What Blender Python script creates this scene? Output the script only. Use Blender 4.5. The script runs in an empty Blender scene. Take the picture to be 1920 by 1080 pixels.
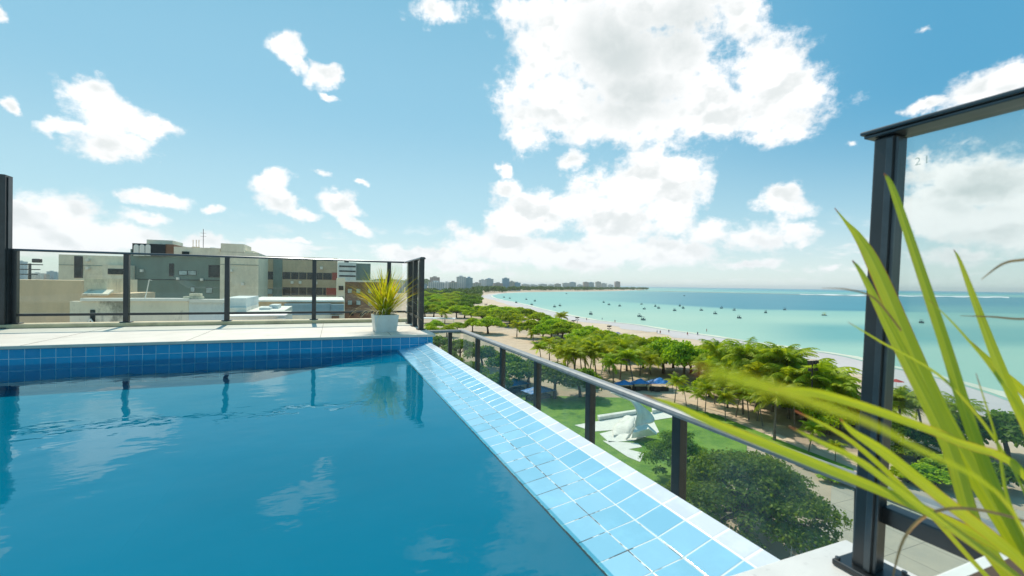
import bpy, math, random
import numpy as np
from mathutils import Vector, Matrix
random.seed(7); rng = np.random.default_rng(7)
PI = math.pi
sc = bpy.context.scene
col = sc.collection
# ------------------------------------------------------------------ camera
FP = 830.0
YAW, PIT, ROL = math.atan(336/FP), math.atan(6.7/FP), math.radians(0.88)
EYE = Vector((0, 0, 0.6))
CF = Vector((math.sin(YAW)*math.cos(PIT), math.cos(YAW)*math.cos(PIT), -math.sin(PIT)))
_R0 = Vector((math.cos(YAW), -math.sin(YAW), 0)); _U0 = _R0.cross(CF)
CR = _R0*math.cos(ROL)+_U0*math.sin(ROL); CU = _U0*math.cos(ROL)-_R0*math.sin(ROL)
cam = bpy.data.cameras.new('camera'); camo = bpy.data.objects.new('camera', cam); col.objects.link(camo)
M = Matrix((CR, CU, -CF)).transposed().to_4x4(); M.translation = EYE
camo.matrix_world = M
cam.sensor_width = 36; cam.lens = FP/1920*36
cam.clip_start = 0.02; cam.clip_end = 90000
cam.dof.use_dof = True; cam.dof.focus_distance = 7.0; cam.dof.aperture_fstop = 5.0
sc.camera = camo
# ------------------------------------------------------------------ light
SUN_EL, SUN_AZ = math.radians(52), math.radians(-3)      # azimuth measured from +Y towards +X
sun = bpy.data.lights.new('sun', 'SUN'); sun.energy = 3.3; sun.angle = math.radians(0.5); sun.color = (1, .925, .80)
suno = bpy.data.objects.new('sun', sun); col.objects.link(suno)
sd = Vector((math.sin(SUN_AZ)*math.cos(SUN_EL), math.cos(SUN_AZ)*math.cos(SUN_EL), math.sin(SUN_EL)))
suno.rotation_euler = (-sd).to_track_quat('-Z', 'Y').to_euler()
sc.view_settings.view_transform = 'Standard'; sc.view_settings.look = 'None'
sc.view_settings.exposure = 0.44; sc.view_settings.gamma = 1
sc.cycles.max_bounces = 8; sc.cycles.transparent_max_bounces = 24
sc.cycles.diffuse_bounces = 3; sc.cycles.glossy_bounces = 3; sc.cycles.caustics_reflective = False
sc.cycles.caustics_refractive = False; sc.cycles.use_denoising = True; sc.cycles.sample_clamp_indirect = 8

def ray(x, y): return CF + CR*((x-960)/FP) - CU*((y-540)/FP)
G = -23.4
def gp(x, y, z=G):
    d = ray(x, y); t = (z-EYE.z)/d.z
    return EYE + d*t
def pz(x, y, Z): return EYE + ray(x, y)*Z            # point at depth Z
def onY(x, y, Y): d = ray(x, y); return EYE + d*(Y/d.y)
def onX(x, y, X): d = ray(x, y); return EYE + d*(X/d.x)

# ------------------------------------------------------------------ node helpers
class NT:
    def __init__(s, tree): s.t = tree; s.n = tree.nodes; s.l = tree.links
    def node(s, typ, **kw):
        n = s.n.new(typ)
        for k, v in kw.items(): setattr(n, k, v)
        return n
    def set(s, sock, v):
        if hasattr(v, 'is_output'): s.l.new(v, sock)
        elif v is not None:
            if isinstance(v, tuple) and len(v) == 3 and sock.type == 'RGBA': v = (*v, 1)
            sock.default_value = v
    def m(s, op, a, b=None, c=None, clamp=False):
        n = s.node('ShaderNodeMath', operation=op, use_clamp=clamp)
        s.set(n.inputs[0], a); s.set(n.inputs[1], b)
        if c is not None: s.set(n.inputs[2], c)
        return n.outputs[0]
    def v(s, op, a, b=None, out=0):
        n = s.node('ShaderNodeVectorMath', operation=op)
        s.set(n.inputs[0], a); s.set(n.inputs[1], b)
        return n.outputs[out]
    def mix(s, f, a, b, bt='MIX'):
        n = s.node('ShaderNodeMix', data_type='RGBA', blend_type=bt)
        s.set(n.inputs[0], f); s.set(n.inputs[6], a); s.set(n.inputs[7], b)
        return n.outputs[2]
    def noise(s, vec, scale, detail=4, rough=.55, dist=0, out=0):
        n = s.node('ShaderNodeTexNoise'); s.set(n.inputs['Vector'], vec)
        n.inputs['Scale'].default_value = scale; n.inputs['Detail'].default_value = detail
        n.inputs['Roughness'].default_value = rough; n.inputs['Distortion'].default_value = dist
        return n.outputs[out]
    def ss(s, x, a, b, lo=0., hi=1.):
        n = s.node('ShaderNodeMapRange', interpolation_type='SMOOTHSTEP')
        s.set(n.inputs[0], x); n.inputs[1].default_value = a; n.inputs[2].default_value = b
        n.inputs[3].default_value = lo; n.inputs[4].default_value = hi
        return n.outputs[0]
    def comb(s, x, y, z):
        n = s.node('ShaderNodeCombineXYZ'); s.set(n.inputs[0], x); s.set(n.inputs[1], y); s.set(n.inputs[2], z); return n.outputs[0]
    def sep(s, v):
        n = s.node('ShaderNodeSeparateXYZ'); s.set(n.inputs[0], v); return n.outputs
    def bump(s, h, strength, dist):
        n = s.node('ShaderNodeBump'); s.set(n.inputs['Height'], h); n.inputs['Strength'].default_value = strength
        n.inputs['Distance'].default_value = dist; return n.outputs[0]

# ------------------------------------------------------------------ world: sky + clouds (in azimuth / elevation)
w = bpy.data.worlds.new('World'); sc.world = w; w.use_nodes = True
N = NT(w.node_tree); N.n.clear()
sky = N.node('ShaderNodeTexSky', sky_type='NISHITA', sun_disc=False)
sky.sun_elevation = SUN_EL; sky.sun_rotation = SUN_AZ; sky.altitude = 20
sky.air_density = 1.0; sky.dust_density = .2; sky.ozone_density = 1.0
tc = N.node('ShaderNodeTexCoord').outputs['Generated']
dv = N.v('NORMALIZE', tc)
sx, sy, sz = N.sep(dv)
az = N.m('ARCTAN2', sx, sy); el = N.m('ARCSINE', sz)
P0 = N.comb(az, el, 0)
wn = N.noise(P0, 5.0, 3, .5, out=1)
warp = N.v('MULTIPLY', N.v('SUBTRACT', wn, (.5, .5, .5)), (.055, .045, 0))
wn2 = N.noise(P0, 20.0, 5, .62, out=1)
warp2 = N.v('MULTIPLY', N.v('SUBTRACT', wn2, (.5, .5, .5)), (.050, .045, 0))
PP = N.v('ADD', N.v('ADD', P0, warp), warp2)
BLOBS = [  # x, y, rx, ry (as seen), rotation deg, weight
 (1080, 60, 150, 130, 0, 1), (1200, 130, 200, 150, 0, 1), (1060, 190, 110, 90, 0, 1), (1330, 215, 190, 70, -8, 1), (1450, 140, 120, 80, 20, 1),
 (1180, 230, 200, 60, 0, 1), (1380, 30, 70, 90, 0, .8), (1010, 120, 70, 60, 0, .8), (1000, 250, 60, 35, 0, .8), (1250, 20, 160, 90, 0, 1.0),
 (815, 15, 60, 35, 0, .9), (185, 188, 48, 42, 0, 1), (200, 228, 66, 48, 0, 1), (112, 238, 52, 22, -8, .95), (285, 246, 52, 22, 0, .95), (215, 276, 84, 26, 0, 1), (10, 205, 26, 22, 0, .8), (5, 25, 20, 22, 0, .9),
 (530, 98, 36, 28, 0, .95), (550, 128, 40, 16, 20, .9), (608, 148, 40, 26, 10, .95), (622, 182, 26, 12, 20, .8), (508, 345, 44, 20, -20, .95), (522, 378, 40, 30, 10, 1), (560, 400, 46, 14, 5, .9), (640, 384, 48, 24, 15, .95), (668, 420, 38, 16, 25, .95), (682, 434, 26, 8, 0, .7),
 (290, 370, 62, 16, 8, .9), (405, 392, 26, 12, 0, .8), (682, 343, 24, 9, 0, .8), (600, 330, 36, 10, 15, .6), (290, 412, 60, 20, 5, .85),
 (40, 400, 46, 34, 0, 1.05), (120, 400, 74, 38, 30, 1.1), (90, 445, 150, 36, 5, 1.2), (240, 452, 100, 28, 0, 1.05), (380, 455, 50, 22, 0, 1), (510, 470, 80, 18, 0, 1), (560, 452, 30, 10, 0, .7),
 (945, 315, 18, 16, 0, .8), (955, 350, 50, 22, -20, .8), (1075, 300, 24, 30, 20, .7), (980, 405, 90, 50, -20, 1), (1090, 385, 80, 40, 0, 1), (1215, 340, 95, 52, 0, 1.1), (1260, 395, 70, 50, 0, 1),
 (1150, 420, 110, 50, 0, 1), (940, 460, 110, 34, 0, 1), (1070, 475, 150, 34, 0, 1.0), (1240, 470, 130, 34, 0, .95), (1330, 435, 60, 28, 0, .95), (1400, 450, 80, 30, 0, .9),
 (1470, 375, 60, 36, 0, .85), (1490, 440, 50, 24, 0, .9), (1400, 500, 90, 16, 0, .7), (800, 478, 110, 22, 0, 1), (870, 500, 80, 18, 0, .9), (1560, 500, 50, 12, 0, .65),
 (1600, 272, 26, 14, 0, .75), (1860, 160, 90, 38, -25, 1), (1740, 195, 50, 16, -10, .7), (1750, 46, 50, 16, -10, .42),
 (1830, 330, 150, 70, 0, 1), (1760, 400, 90, 50, 0, .95), (1880, 420, 130, 50, 0, 1), (1730, 300, 50, 30, 0, .8), (1800, 480, 120, 22, 0, .8), (2100, 250, 200, 120, 0, 1), (2250, 450, 200, 50, 0, 1),
 (-250, 300, 160, 90, 0, 1), (-300, 450, 260, 40, 0, 1), (300, -200, 200, 60, 0, .9)]
def azel(x, y):
    d = ray(x, y).normalized(); return math.atan2(d.x, d.y), math.asin(d.z)
field = None
for (x, y, rx, ry, rot, wt) in BLOBS:
    a0, e0 = azel(x, y); a1, e1 = azel(x+rx, y); a2, e2 = azel(x, y-ry)
    ra = math.hypot(a1-a0, e1-e0); re = math.hypot(a2-a0, e2-e0)
    # local frame: the image x axis leans in az/el space, fold the small tilt into the rotation
    th = math.atan2(e1-e0, a1-a0) - math.radians(rot)
    if abs(th) < .06:
        k1, k2 = 1/(ra*1.12), 1/(re*1.12)
        mp = N.node('ShaderNodeVectorMath', operation='MULTIPLY_ADD'); N.set(mp.inputs[0], PP)
        mp.inputs[1].default_value = (k1, k2, 0); mp.inputs[2].default_value = (-a0*k1, -e0*k2, 0)
    else:
        mp = N.node('ShaderNodeMapping', vector_type='TEXTURE')
        N.set(mp.inputs[0], PP); mp.inputs['Location'].default_value = (a0, e0, 0)
        mp.inputs['Rotation'].default_value = (0, 0, th); mp.inputs['Scale'].default_value = (ra*1.12, re*1.12, 1)
    ln = N.v('LENGTH', mp.outputs[0], out=1)
    f = N.m('MULTIPLY_ADD', ln, -1.0, wt)
    field = f if field is None else N.m('SMOOTH_MAX', field, f, .12)
fb = N.noise(N.comb(az, N.m('MULTIPLY', el, 1.25), 0), 9.0, 9, .62)
fb2 = N.noise(N.comb(az, N.m('MULTIPLY', el, 1.25), 3.0), 34.0, 6, .62)
nsum = N.m('ADD', N.m('MULTIPLY', N.m('SUBTRACT', fb, .5), 2.2), N.m('MULTIPLY', N.m('SUBTRACT', fb2, .5), .8))
dens = N.m('ADD', field, nsum)
# low band of small clouds close to the horizon all the way round
band = N.noise(N.comb(N.m('MULTIPLY', az, 1.0), N.m('MULTIPLY', el, 3.4), 7.0), 14, 7, .6)
bandm = N.m('MULTIPLY', N.ss(el, .0, .03), N.ss(el, .16, .05))
bandd = N.m('MULTIPLY', N.ss(band, .50, .70), bandm)
alpha = N.m('MAXIMUM', N.ss(dens, -.10, .46), N.m('MULTIPLY', bandd, .85))
def ell(x, y, rx, ry, rot=0):
    a0, e0 = azel(x, y); a1, e1 = azel(x+rx, y); a2, e2 = azel(x, y-ry)
    k1, k2 = 1/math.hypot(a1-a0, e1-e0), 1/math.hypot(a2-a0, e2-e0)
    mp = N.node('ShaderNodeVectorMath', operation='MULTIPLY_ADD'); N.set(mp.inputs[0], PP); mp.inputs[1].default_value = (k1, k2, 0); mp.inputs[2].default_value = (-a0*k1, -e0*k2, 0)
    return N.ss(N.v('LENGTH', mp.outputs[0], out=1), 1.5, .15)
r1 = N.noise(N.comb(az, N.m('MULTIPLY', el, 1.25), 0), 11.0, 3.5, .5)
r2 = N.noise(N.comb(az, N.m('MULTIPLY_ADD', el, 1.25, .03), 0), 11.0, 3.5, .5)
relief = N.ss(N.m('SUBTRACT', r2, r1), -.05, .11)             # lit from above: tops bright, undersides grey
core = N.ss(dens, .25, .9)
cores = None
for q in ((1160, 90, 115, 120, 0), (1190, 190, 120, 60, -10), (1280, 60, 90, 90, 0), (1850, 360, 110, 40, 0)):
    e_ = ell(*q); cores = e_ if cores is None else N.m('MAXIMUM', cores, e_)
gray = N.m('MAXIMUM', N.m('MULTIPLY', relief, N.m('MULTIPLY_ADD', core, .42, .24)), N.m('MULTIPLY', N.m('MULTIPLY', cores, N.ss(field, .18, .62)), N.m('MULTIPLY_ADD', N.ss(dens, .2, 1.1), .35, .60)))
low = N.ss(el, .24, .03)
ccol = N.mix(gray, (1.0, 1.0, 1.0), (.58, .64, .645))
ccol = N.mix(N.m('MULTIPLY', low, .45), ccol, (.70, .76, .79))
grad = N.mix(N.ss(el, .0, .16), (6.3, 7.2, 7.4), (3.9, 6.1, 7.0))
grad = N.mix(N.ss(el, .12, .38), grad, (2.4, 5.0, 6.5))
grad = N.mix(N.ss(el, .34, .70), grad, (1.45, 4.1, 5.8))
grad = N.mix(N.m('MULTIPLY', N.ss(az, .5, 1.2), N.ss(el, .05, .35)), grad, (.75, 3.3, 5.4))
skyc = N.mix(.82, N.mix(1.0, sky.outputs[0], (.9, 1.05, .95), 'MULTIPLY'), grad)
CL = 9.3
cc = N.mix(1.0, ccol, (CL, CL, CL), 'MULTIPLY')
fin = N.mix(alpha, skyc, cc)
bg = N.node('ShaderNodeBackground'); N.set(bg.inputs[0], fin); bg.inputs[1].default_value = 0.09
out = N.node('ShaderNodeOutputWorld'); N.l.new(bg.outputs[0], out.inputs[0])
w.cycles.sampling_method = 'MANUAL'; w.cycles.sample_map_resolution = 512

# ------------------------------------------------------------------ materials
def newmat(name):
    m = bpy.data.materials.new(name); m.use_nodes = True
    n = NT(m.node_tree); b = n.n['Principled BSDF']; return m, n, b
def basic(name, c, rough=.6, metal=0, spec=.5, var=.12, scale=3., bump=0, dirt=None, coord='Object'):
    m, n, b = newmat(name)
    co = n.node('ShaderNodeTexCoord').outputs[coord]
    nz = n.noise(co, scale, 6, .6)
    c2 = tuple(max(0, x*(1-var*2)) for x in c)
    cc = n.mix(n.ss(nz, .3, .7), tuple(c), c2)
    if dirt:
        nd = n.noise(co, dirt[1], 8, .7); cc = n.mix(n.m('MULTIPLY', n.ss(nd, dirt[2], dirt[3]), dirt[4]), cc, dirt[0])
    n.set(b.inputs['Base Color'], cc); b.inputs['Roughness'].default_value = rough
    b.inputs['Metallic'].default_value = metal; b.inputs['Specular IOR Level'].default_value = spec
    if bump: n.set(b.inputs['Normal'], n.bump(n.noise(co, scale*6, 6, .6), .6, bump))
    return m
MAT = {}
MAT['black_metal'] = basic('black_metal', (.018, .024, .028), .32, 0, .7, .25, 9, dirt=((.16, .17, .16), 55, .66, .74, .5))
MAT['rail_metal'] = basic('rail_metal', (.09, .105, .115), .30, .75, .6, .12, 14, dirt=((.22, .22, .2), 60, .62, .75, .4))
MAT['rail_grey'] = basic('rail_grey', (.27, .285, .29), .55, .2, .35, .1, 14, dirt=((.18, .18, .17), 40, .62, .75, .4))
MAT['coping'] = basic('coping', (.70, .63, .54), .55, 0, .4, .06, 5, .002, dirt=((.42, .37, .29), 2.2, .52, .78, .55))
MAT['kerb'] = basic('kerb', (.66, .56, .34), .6, 0, .4, .12, 6, .001, dirt=((.28, .24, .16), 5, .5, .75, .6))
MAT['marble'] = basic('marble', (.70, .68, .64), .35, 0, .5, .05, 8, .001, dirt=((.35, .34, .32), 42, .56, .72, .6))
MAT['white_pot'] = basic('white_pot', (.72, .74, .70), .45, 0, .5, .06, 8, dirt=((.35, .30, .2), 11, .56, .8, .5))
MAT['soil'] = basic('soil', (.09, .06, .04), .9)
MAT['plastic'] = basic('plastic', (.85, .85, .83), .35, 0, .5, .03)
MAT['trunk'] = basic('trunk', (.16, .125, .09), .85, 0, .2, .25, 6, .02)
MAT['palm_trunk'] = basic('palm_trunk', (.26, .22, .17), .85, 0, .2, .25, 5, .02)
MAT['concrete'] = basic('concrete', (.40, .38, .34), .8, 0, .2, .1, .6, dirt=((.25, .22, .18), .25, .5, .7, .5))
MAT['white_paint'] = basic('white_paint', (.84, .81, .74), .5, 0, .4, .04, .8, dirt=((.52, .52, .46), 1.6, .5, .8, .4))
MAT['window_dark'] = basic('window_dark', (.02, .04, .045), .3, 0, .25, .3, 1.5)
MAT['window_pale'] = basic('window_pale', (.42, .55, .56), .2, 0, .6, .2, 1.5)
MAT['blue_tarp'] = basic('blue_tarp', (.05, .25, .62), .5, 0, .4, .25, .5, .05)
MAT['wood_dark'] = basic('wood_dark', (.08, .06, .05), .8)

def leafmat(name, c1, c2, c3=None, trans=.52, obj_var=.25):
    m, n, b = newmat(name); n.n.remove(b)
    at = n.node('ShaderNodeAttribute', attribute_name='tint').outputs['Fac']
    oi = n.node('ShaderNodeObjectInfo').outputs['Random']
    c = n.mix(at, c1, c2)
    if c3: c = n.mix(n.ss(at, .90, 1.0), c, c3)
    vv = n.m('MULTIPLY_ADD', oi, obj_var, 1-obj_var/2)
    hs = n.node('ShaderNodeHueSaturation'); n.set(hs.inputs['Color'], c); n.set(hs.inputs['Value'], vv)
    n.set(hs.inputs['Hue'], n.m('MULTIPLY_ADD', oi, .03, .485)); c = hs.outputs[0]
    d = n.node('ShaderNodeBsdfDiffuse'); t = n.node('ShaderNodeBsdfTranslucent'); g = n.node('ShaderNodeBsdfGlossy')
    n.set(d.inputs[0], c); n.set(t.inputs[0], n.mix(1.0, c, (1.5, 1.35, .6), 'MULTIPLY'))
    g.inputs['Roughness'].default_value = .5; n.set(g.inputs[0], (.5, .6, .4, 1))
    a = n.node('ShaderNodeMixShader'); n.set(a.inputs[0], trans); n.l.new(d.outputs[0], a.inputs[1]); n.l.new(t.outputs[0], a.inputs[2])
    e = n.node('ShaderNodeMixShader'); e.inputs[0].default_value = .03; n.l.new(a.outputs[0], e.inputs[1]); n.l.new(g.outputs[0], e.inputs[2])
    n.l.new(e.outputs[0], n.n['Material Output'].inputs[0]); return m
MAT['leaf_tree'] = leafmat('leaf_tree', (.13, .26, .010), (.44, .56, .018), (.50, .50, .04))
MAT['leaf_dark'] = leafmat('leaf_dark', (.055, .13, .012), (.20, .32, .02), (.30, .38, .05))
MAT['leaf_palm'] = leafmat('leaf_palm', (.14, .25, .012), (.48, .54, .03), (.52, .44, .10))
MAT['leaf_far'] = leafmat('leaf_far', (.05, .12, .03), (.11, .20, .045), None, .3)
MAT['blade'] = leafmat('blade', (.26, .38, .02), (.58, .54, .03), (.62, .36, .04), .5, .05)
MAT['dry_blade'] = leafmat('dry_blade', (.60, .52, .36), (.72, .66, .50), None, .3, .05)

def bladenear():
    m, n, b = newmat('plant_leaf'); n.n.remove(b)
    uv = n.sep(n.node('ShaderNodeUVMap').outputs[0])
    co = n.node('ShaderNodeTexCoord').outputs['Object']
    st = n.noise(n.comb(n.m('MULTIPLY', uv[0], 14), n.m('MULTIPLY', uv[1], .8), 0), 3, 4, .6)
    bl = n.noise(co, 9, 3, .5)
    c = n.mix(n.ss(st, .35, .65), (.26, .38, .008), (.52, .56, .015))
    c = n.mix(n.m('MULTIPLY', n.ss(bl, .45, .7), .6), c, (.48, .52, .03))
    edge = n.m('ABSOLUTE', n.m('SUBTRACT', uv[0], .5))
    c = n.mix(n.m('MULTIPLY', n.ss(edge, .06, .0), .5), c, (.42, .52, .08))
    c = n.mix(n.m('MULTIPLY', n.ss(edge, .42, .5), n.ss(bl, .45, .62)), c, (.45, .16, .02))
    c = n.mix(n.ss(n.m('ADD', uv[1], n.m('MULTIPLY', n.m('SUBTRACT', bl, .5), .12)), .89, .97), c, (.30, .09, .04))
    d = n.node('ShaderNodeBsdfDiffuse'); t = n.node('ShaderNodeBsdfTranslucent'); g = n.node('ShaderNodeBsdfGlossy')
    n.set(d.inputs[0], c); n.set(t.inputs[0], n.mix(1.0, c, (1.3, 1.15, .6), 'MULTIPLY')); g.inputs['Roughness'].default_value = .35
    a = n.node('ShaderNodeMixShader'); a.inputs[0].default_value = .45; n.l.new(d.outputs[0], a.inputs[1]); n.l.new(t.outputs[0], a.inputs[2])
    e = n.node('ShaderNodeMixShader'); e.inputs[0].default_value = .07; n.l.new(a.outputs[0], e.inputs[1]); n.l.new(g.outputs[0], e.inputs[2])
    bp = n.bump(n.noise(n.comb(n.m('MULTIPLY', uv[0], 22), uv[1], 0), 2, 2), .25, .002)
    for s in (d, t, g): n.l.new(bp, s.inputs['Normal'])
    n.l.new(e.outputs[0], n.n['Material Output'].inputs[0]); return m
MAT['plant_leaf'] = bladenear()
MAT['plant_dry'] = basic('plant_dry', (.68, .34, .12), .6, var=.25, scale=20)

def glass(name, tint, refl=1.0, dust=.04):
    m, n, b = newmat(name); n.n.remove(b)
    t = n.node('ShaderNodeBsdfTransparent'); n.set(t.inputs[0], (*tint, 1))
    g = n.node('ShaderNodeBsdfGlossy'); g.inputs['Roughness'].default_value = 0.0; n.set(g.inputs[0], (1, 1, 1, 1))
    fr = n.node('ShaderNodeFresnel'); fr.inputs[0].default_value = 1.5
    a = n.node('ShaderNodeMixShader'); n.set(a.inputs[0], n.m('MULTIPLY', fr.outputs[0], refl)); n.l.new(t.outputs[0], a.inputs[1]); n.l.new(g.outputs[0], a.inputs[2])
    d = n.node('ShaderNodeBsdfDiffuse'); n.set(d.inputs[0], (.7, .72, .7, 1))
    co = n.node('ShaderNodeTexCoord').outputs['Object']
    dn = n.m('MULTIPLY', n.ss(n.noise(co, 2.5, 8, .7), .3, .8), dust)
    e = n.node('ShaderNodeMixShader'); n.set(e.inputs[0], dn); n.l.new(a.outputs[0], e.inputs[1]); n.l.new(d.outputs[0], e.inputs[2])
    n.l.new(e.outputs[0], n.n['Material Output'].inputs[0]); return m
MAT['glass'] = glass('glass', (.88, .92, .86), 1.0, .04)
MAT['glass_low'] = glass('glass_low', (.86, .92, .87), .9, .16)
MAT['glass_near'] = glass('glass_near', (.84, .90, .88), .8, .10)

def tilemat(name, c1, c2, grout, tile=.104, g=.0032, grout2=None, offv=0., worn=0., rough=.12, gg=.0):
    """UV in metres: u along, v across"""
    m, n, b = newmat(name)
    uvn = n.node('ShaderNodeUVMap').outputs[0]; u, v, _ = n.sep(uvn)
    wob = n.noise(uvn, 11, 3, .5)
    def edge(x, k):
        f = n.m('FRACT', n.m('DIVIDE', x, tile)); d = n.m('MULTIPLY', n.m('MINIMUM', f, n.m('SUBTRACT', 1.0, f)), tile)
        return d
    du, dv_ = edge(u, 0), edge(n.m('ADD', v, offv), 1)
    dd = n.m('MINIMUM', du, dv_)
    ddw = n.m('ADD', dd, n.m('MULTIPLY', n.m('SUBTRACT', wob, .5), .003))
    gm = n.ss(ddw, g, g*.45)
    cell = n.comb(n.m('FLOOR', n.m('DIVIDE', u, tile)), n.m('FLOOR', n.m('DIVIDE', n.m('ADD', v, offv), tile)), 0)
    wh = n.node('ShaderNodeTexWhiteNoise'); n.set(wh.inputs['Vector'], cell)
    c = n.mix(wh.outputs[0], c1, c2)
    c = n.mix(n.m('MULTIPLY', n.ss(n.noise(uvn, 6, 6, .65), .45, .75), .25+worn), c, tuple(min(1, x*1.25+.06) for x in c1))
    if grout2:
        gn = n.ss(n.noise(uvn, 9, 3, .7), .46, .54); gc = n.mix(gn, grout, grout2)
    else:
        gn = n.ss(n.noise(uvn, 6, 3, .7), .55, .75); gc = n.mix(n.m('MULTIPLY', gn, .5), grout, tuple(x*.5 for x in grout))
    c = n.mix(gm, c, gc)
    n.set(b.inputs['Base Color'], c)
    n.set(b.inputs['Roughness'], n.m('MULTIPLY_ADD', gm, .6, rough)); b.inputs['Specular IOR Level'].default_value = .5
    h = n.m('ADD', n.ss(dd, 0., g*1.6), n.m('MULTIPLY', n.noise(uvn, 14, 2), .35))
    h = n.m('ADD', h, n.m('MULTIPLY', wh.outputs[0], 0.0))
    n.set(b.inputs['Normal'], n.bump(h, .45, .0022))
    return m
MAT['tile_wall'] = tilemat('tile_wall', (.0, .27, .52), (.0, .34, .60), (.52, .70, .78), g=.0028)
MAT['tile_edge'] = tilemat('tile_edge', (.20, .46, .61), (.29, .54, .69), (.62, .68, .66), g=.003, worn=.25)
MAT['tile_wet'] = tilemat('tile_wet', (.21, .47, .61), (.30, .55, .69), (.035, .05, .05), g=.0024, grout2=(.62, .66, .62), worn=.25)
MAT['tile_rim'] = tilemat('tile_rim', (.58, .62, .66), (.66, .69, .71), (.84, .84, .80), g=.0045, worn=.35, offv=.052)

def watermat():
    m, n, b = newmat('pool_water'); n.n.remove(b)
    co = n.node('ShaderNodeTexCoord').outputs['Object']
    h1 = n.noise(co, 2.2, 2, .45, .3); h2 = n.noise(n.v('MULTIPLY', co, (1, 1.5, 1)), 8, 2, .5)
    h3 = n.m('MULTIPLY', n.noise(n.v('MULTIPLY', co, (.6, 1.8, 1)), 22, 2, .5), n.ss(n.noise(co, 1.1, 2), .50, .62))
    h = n.m('ADD', n.m('ADD', h1, n.m('MULTIPLY', h2, .17)), n.m('MULTIPLY', h3, .09))
    bp = n.bump(h, .30, .018)
    t = n.node('ShaderNodeBsdfTransparent'); n.set(t.inputs[0], (.55, .88, .94, 1))
    g = n.node('ShaderNodeBsdfGlossy'); g.inputs['Roughness'].default_value = .01; n.set(g.inputs[0], (.70, .93, 1, 1)); n.l.new(bp, g.inputs['Normal'])
    fr = n.node('ShaderNodeFresnel'); fr.inputs[0].default_value = 1.34; n.l.new(bp, fr.inputs['Normal'])
    a = n.node('ShaderNodeMixShader'); n.l.new(fr.outputs[0], a.inputs[0]); n.l.new(t.outputs[0], a.inputs[1]); n.l.new(g.outputs[0], a.inputs[2])
    n.l.new(a.outputs[0], n.n['Material Output'].inputs[0]); return m
MAT['pool_water'] = watermat()
MAT['pool_floor'] = basic('pool_floor', (.0, .235, .35), 1.0, spec=0, var=.05, scale=.8)
def seamat():
    m, n, b = newmat('sea')
    at = n.node('ShaderNodeAttribute', attribute_name='depthcol').outputs['Color']
    co = n.node('ShaderNodeTexCoord').outputs['Object']
    nz = n.noise(co, .004, 7, .6); nz2 = n.noise(n.v('MULTIPLY', co, (.3, 1, 1)), .03, 5, .6)
    c = n.mix(n.m('MULTIPLY', n.ss(nz, .42, .68), .28), at, n.mix(1., at, (.55, .80, .86), 'MULTIPLY'))
    c = n.mix(n.m('MULTIPLY', n.ss(nz2, .45, .7), .18), c, n.mix(1., at, (.65, .85, .9), 'MULTIPLY'))
    n.set(b.inputs['Base Color'], c); b.inputs['Roughness'].default_value = .45; b.inputs['Specular IOR Level'].default_value = .15
    n.set(b.inputs['Normal'], n.bump(n.noise(co, .5, 4, .6), .3, .3)); return m
MAT['sea'] = seamat()
def sandmat(name, c1, c2, scale, c3=None):
    m, n, b = newmat(name); co = n.node('ShaderNodeTexCoord').outputs['Object']
    c = n.mix(n.ss(n.noise(co, scale, 8, .65), .35, .65), c1, c2)
    if c3: c = n.mix(n.m('MULTIPLY', n.ss(n.noise(co, scale*.35, 6, .7), .52, .66), .8), c, c3)
    n.set(b.inputs['Base Color'], c); b.inputs['Roughness'].default_value = .85; b.inputs['Specular IOR Level'].default_value = .15
    n.set(b.inputs['Normal'], n.bump(n.noise(co, .8, 8, .7), .5, .25)); return m
MAT['ground'] = sandmat('ground', (.50, .40, .30), (.42, .33, .23), .12, (.28, .28, .14))
MAT['dry_sand'] = sandmat('dry_sand', (.62, .50, .37), (.54, .42, .30), .05)
MAT['wet_sand'] = sandmat('wet_sand', (.56, .52, .50), (.50, .47, .46), .02)
MAT['paving'] = sandmat('paving', (.58, .45, .32), (.50, .38, .26), .3)
MAT['lawn'] = sandmat('lawn', (.11, .23, .03), (.19, .31, .045), .5, (.05, .14, .02))
MAT['reef'] = sandmat('reef', (.24, .22, .16), (.36, .34, .26), .02)
def concrete_slab():
    m, n, b = newmat('plaza'); co = n.node('ShaderNodeTexCoord').outputs['Object']
    x, y, z = n.sep(co)
    def line(a, s): f = n.m('FRACT', n.m('DIVIDE', a, s)); return n.ss(n.m('MINIMUM', f, n.m('SUBTRACT', 1., f)), .012, .004)
    g = n.m('MAXIMUM', line(x, 4.), line(y, 4.))
    c = n.mix(n.ss(n.noise(co, .35, 8, .65), .3, .7), (.43, .38, .30), (.36, .33, .27))
    c = n.mix(g, c, (.2, .18, .15)); n.set(b.inputs['Base Color'], c); b.inputs['Roughness'].default_value = .85; return m
MAT['plaza'] = concrete_slab()
def facade(name, c, dirtc, line=None):
    m, n, b = newmat(name); co = n.node('ShaderNodeTexCoord').outputs['Object']
    cc = n.mix(n.ss(n.noise(n.v('MULTIPLY', co, (1, 1, .35)), .9, 8, .7), .35, .75), c, tuple(x*.84 for x in c))
    nd = n.noise(n.v('MULTIPLY', co, (1, 1, .5)), .55, 10, .75)
    cc = n.mix(n.m('MULTIPLY', n.ss(nd, .47, .62), dirtc[1]), cc, dirtc[0])
    if line:
        z = n.sep(co)[2]; f = n.m('FRACT', n.m('DIVIDE', z, line)); cc = n.mix(n.m('MULTIPLY', n.ss(f, .06, .0), .6), cc, tuple(x*.6 for x in c))
    n.set(b.inputs['Base Color'], cc); b.inputs['Roughness'].default_value = .75; b.inputs['Specular IOR Level'].default_value = .25; return m
MAT['cream'] = facade('cream', (.90, .81, .64), ((.45, .42, .33), .3))
MAT['tan'] = facade('tan', (.74, .57, .38), ((.5, .42, .31), .3))
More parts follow.
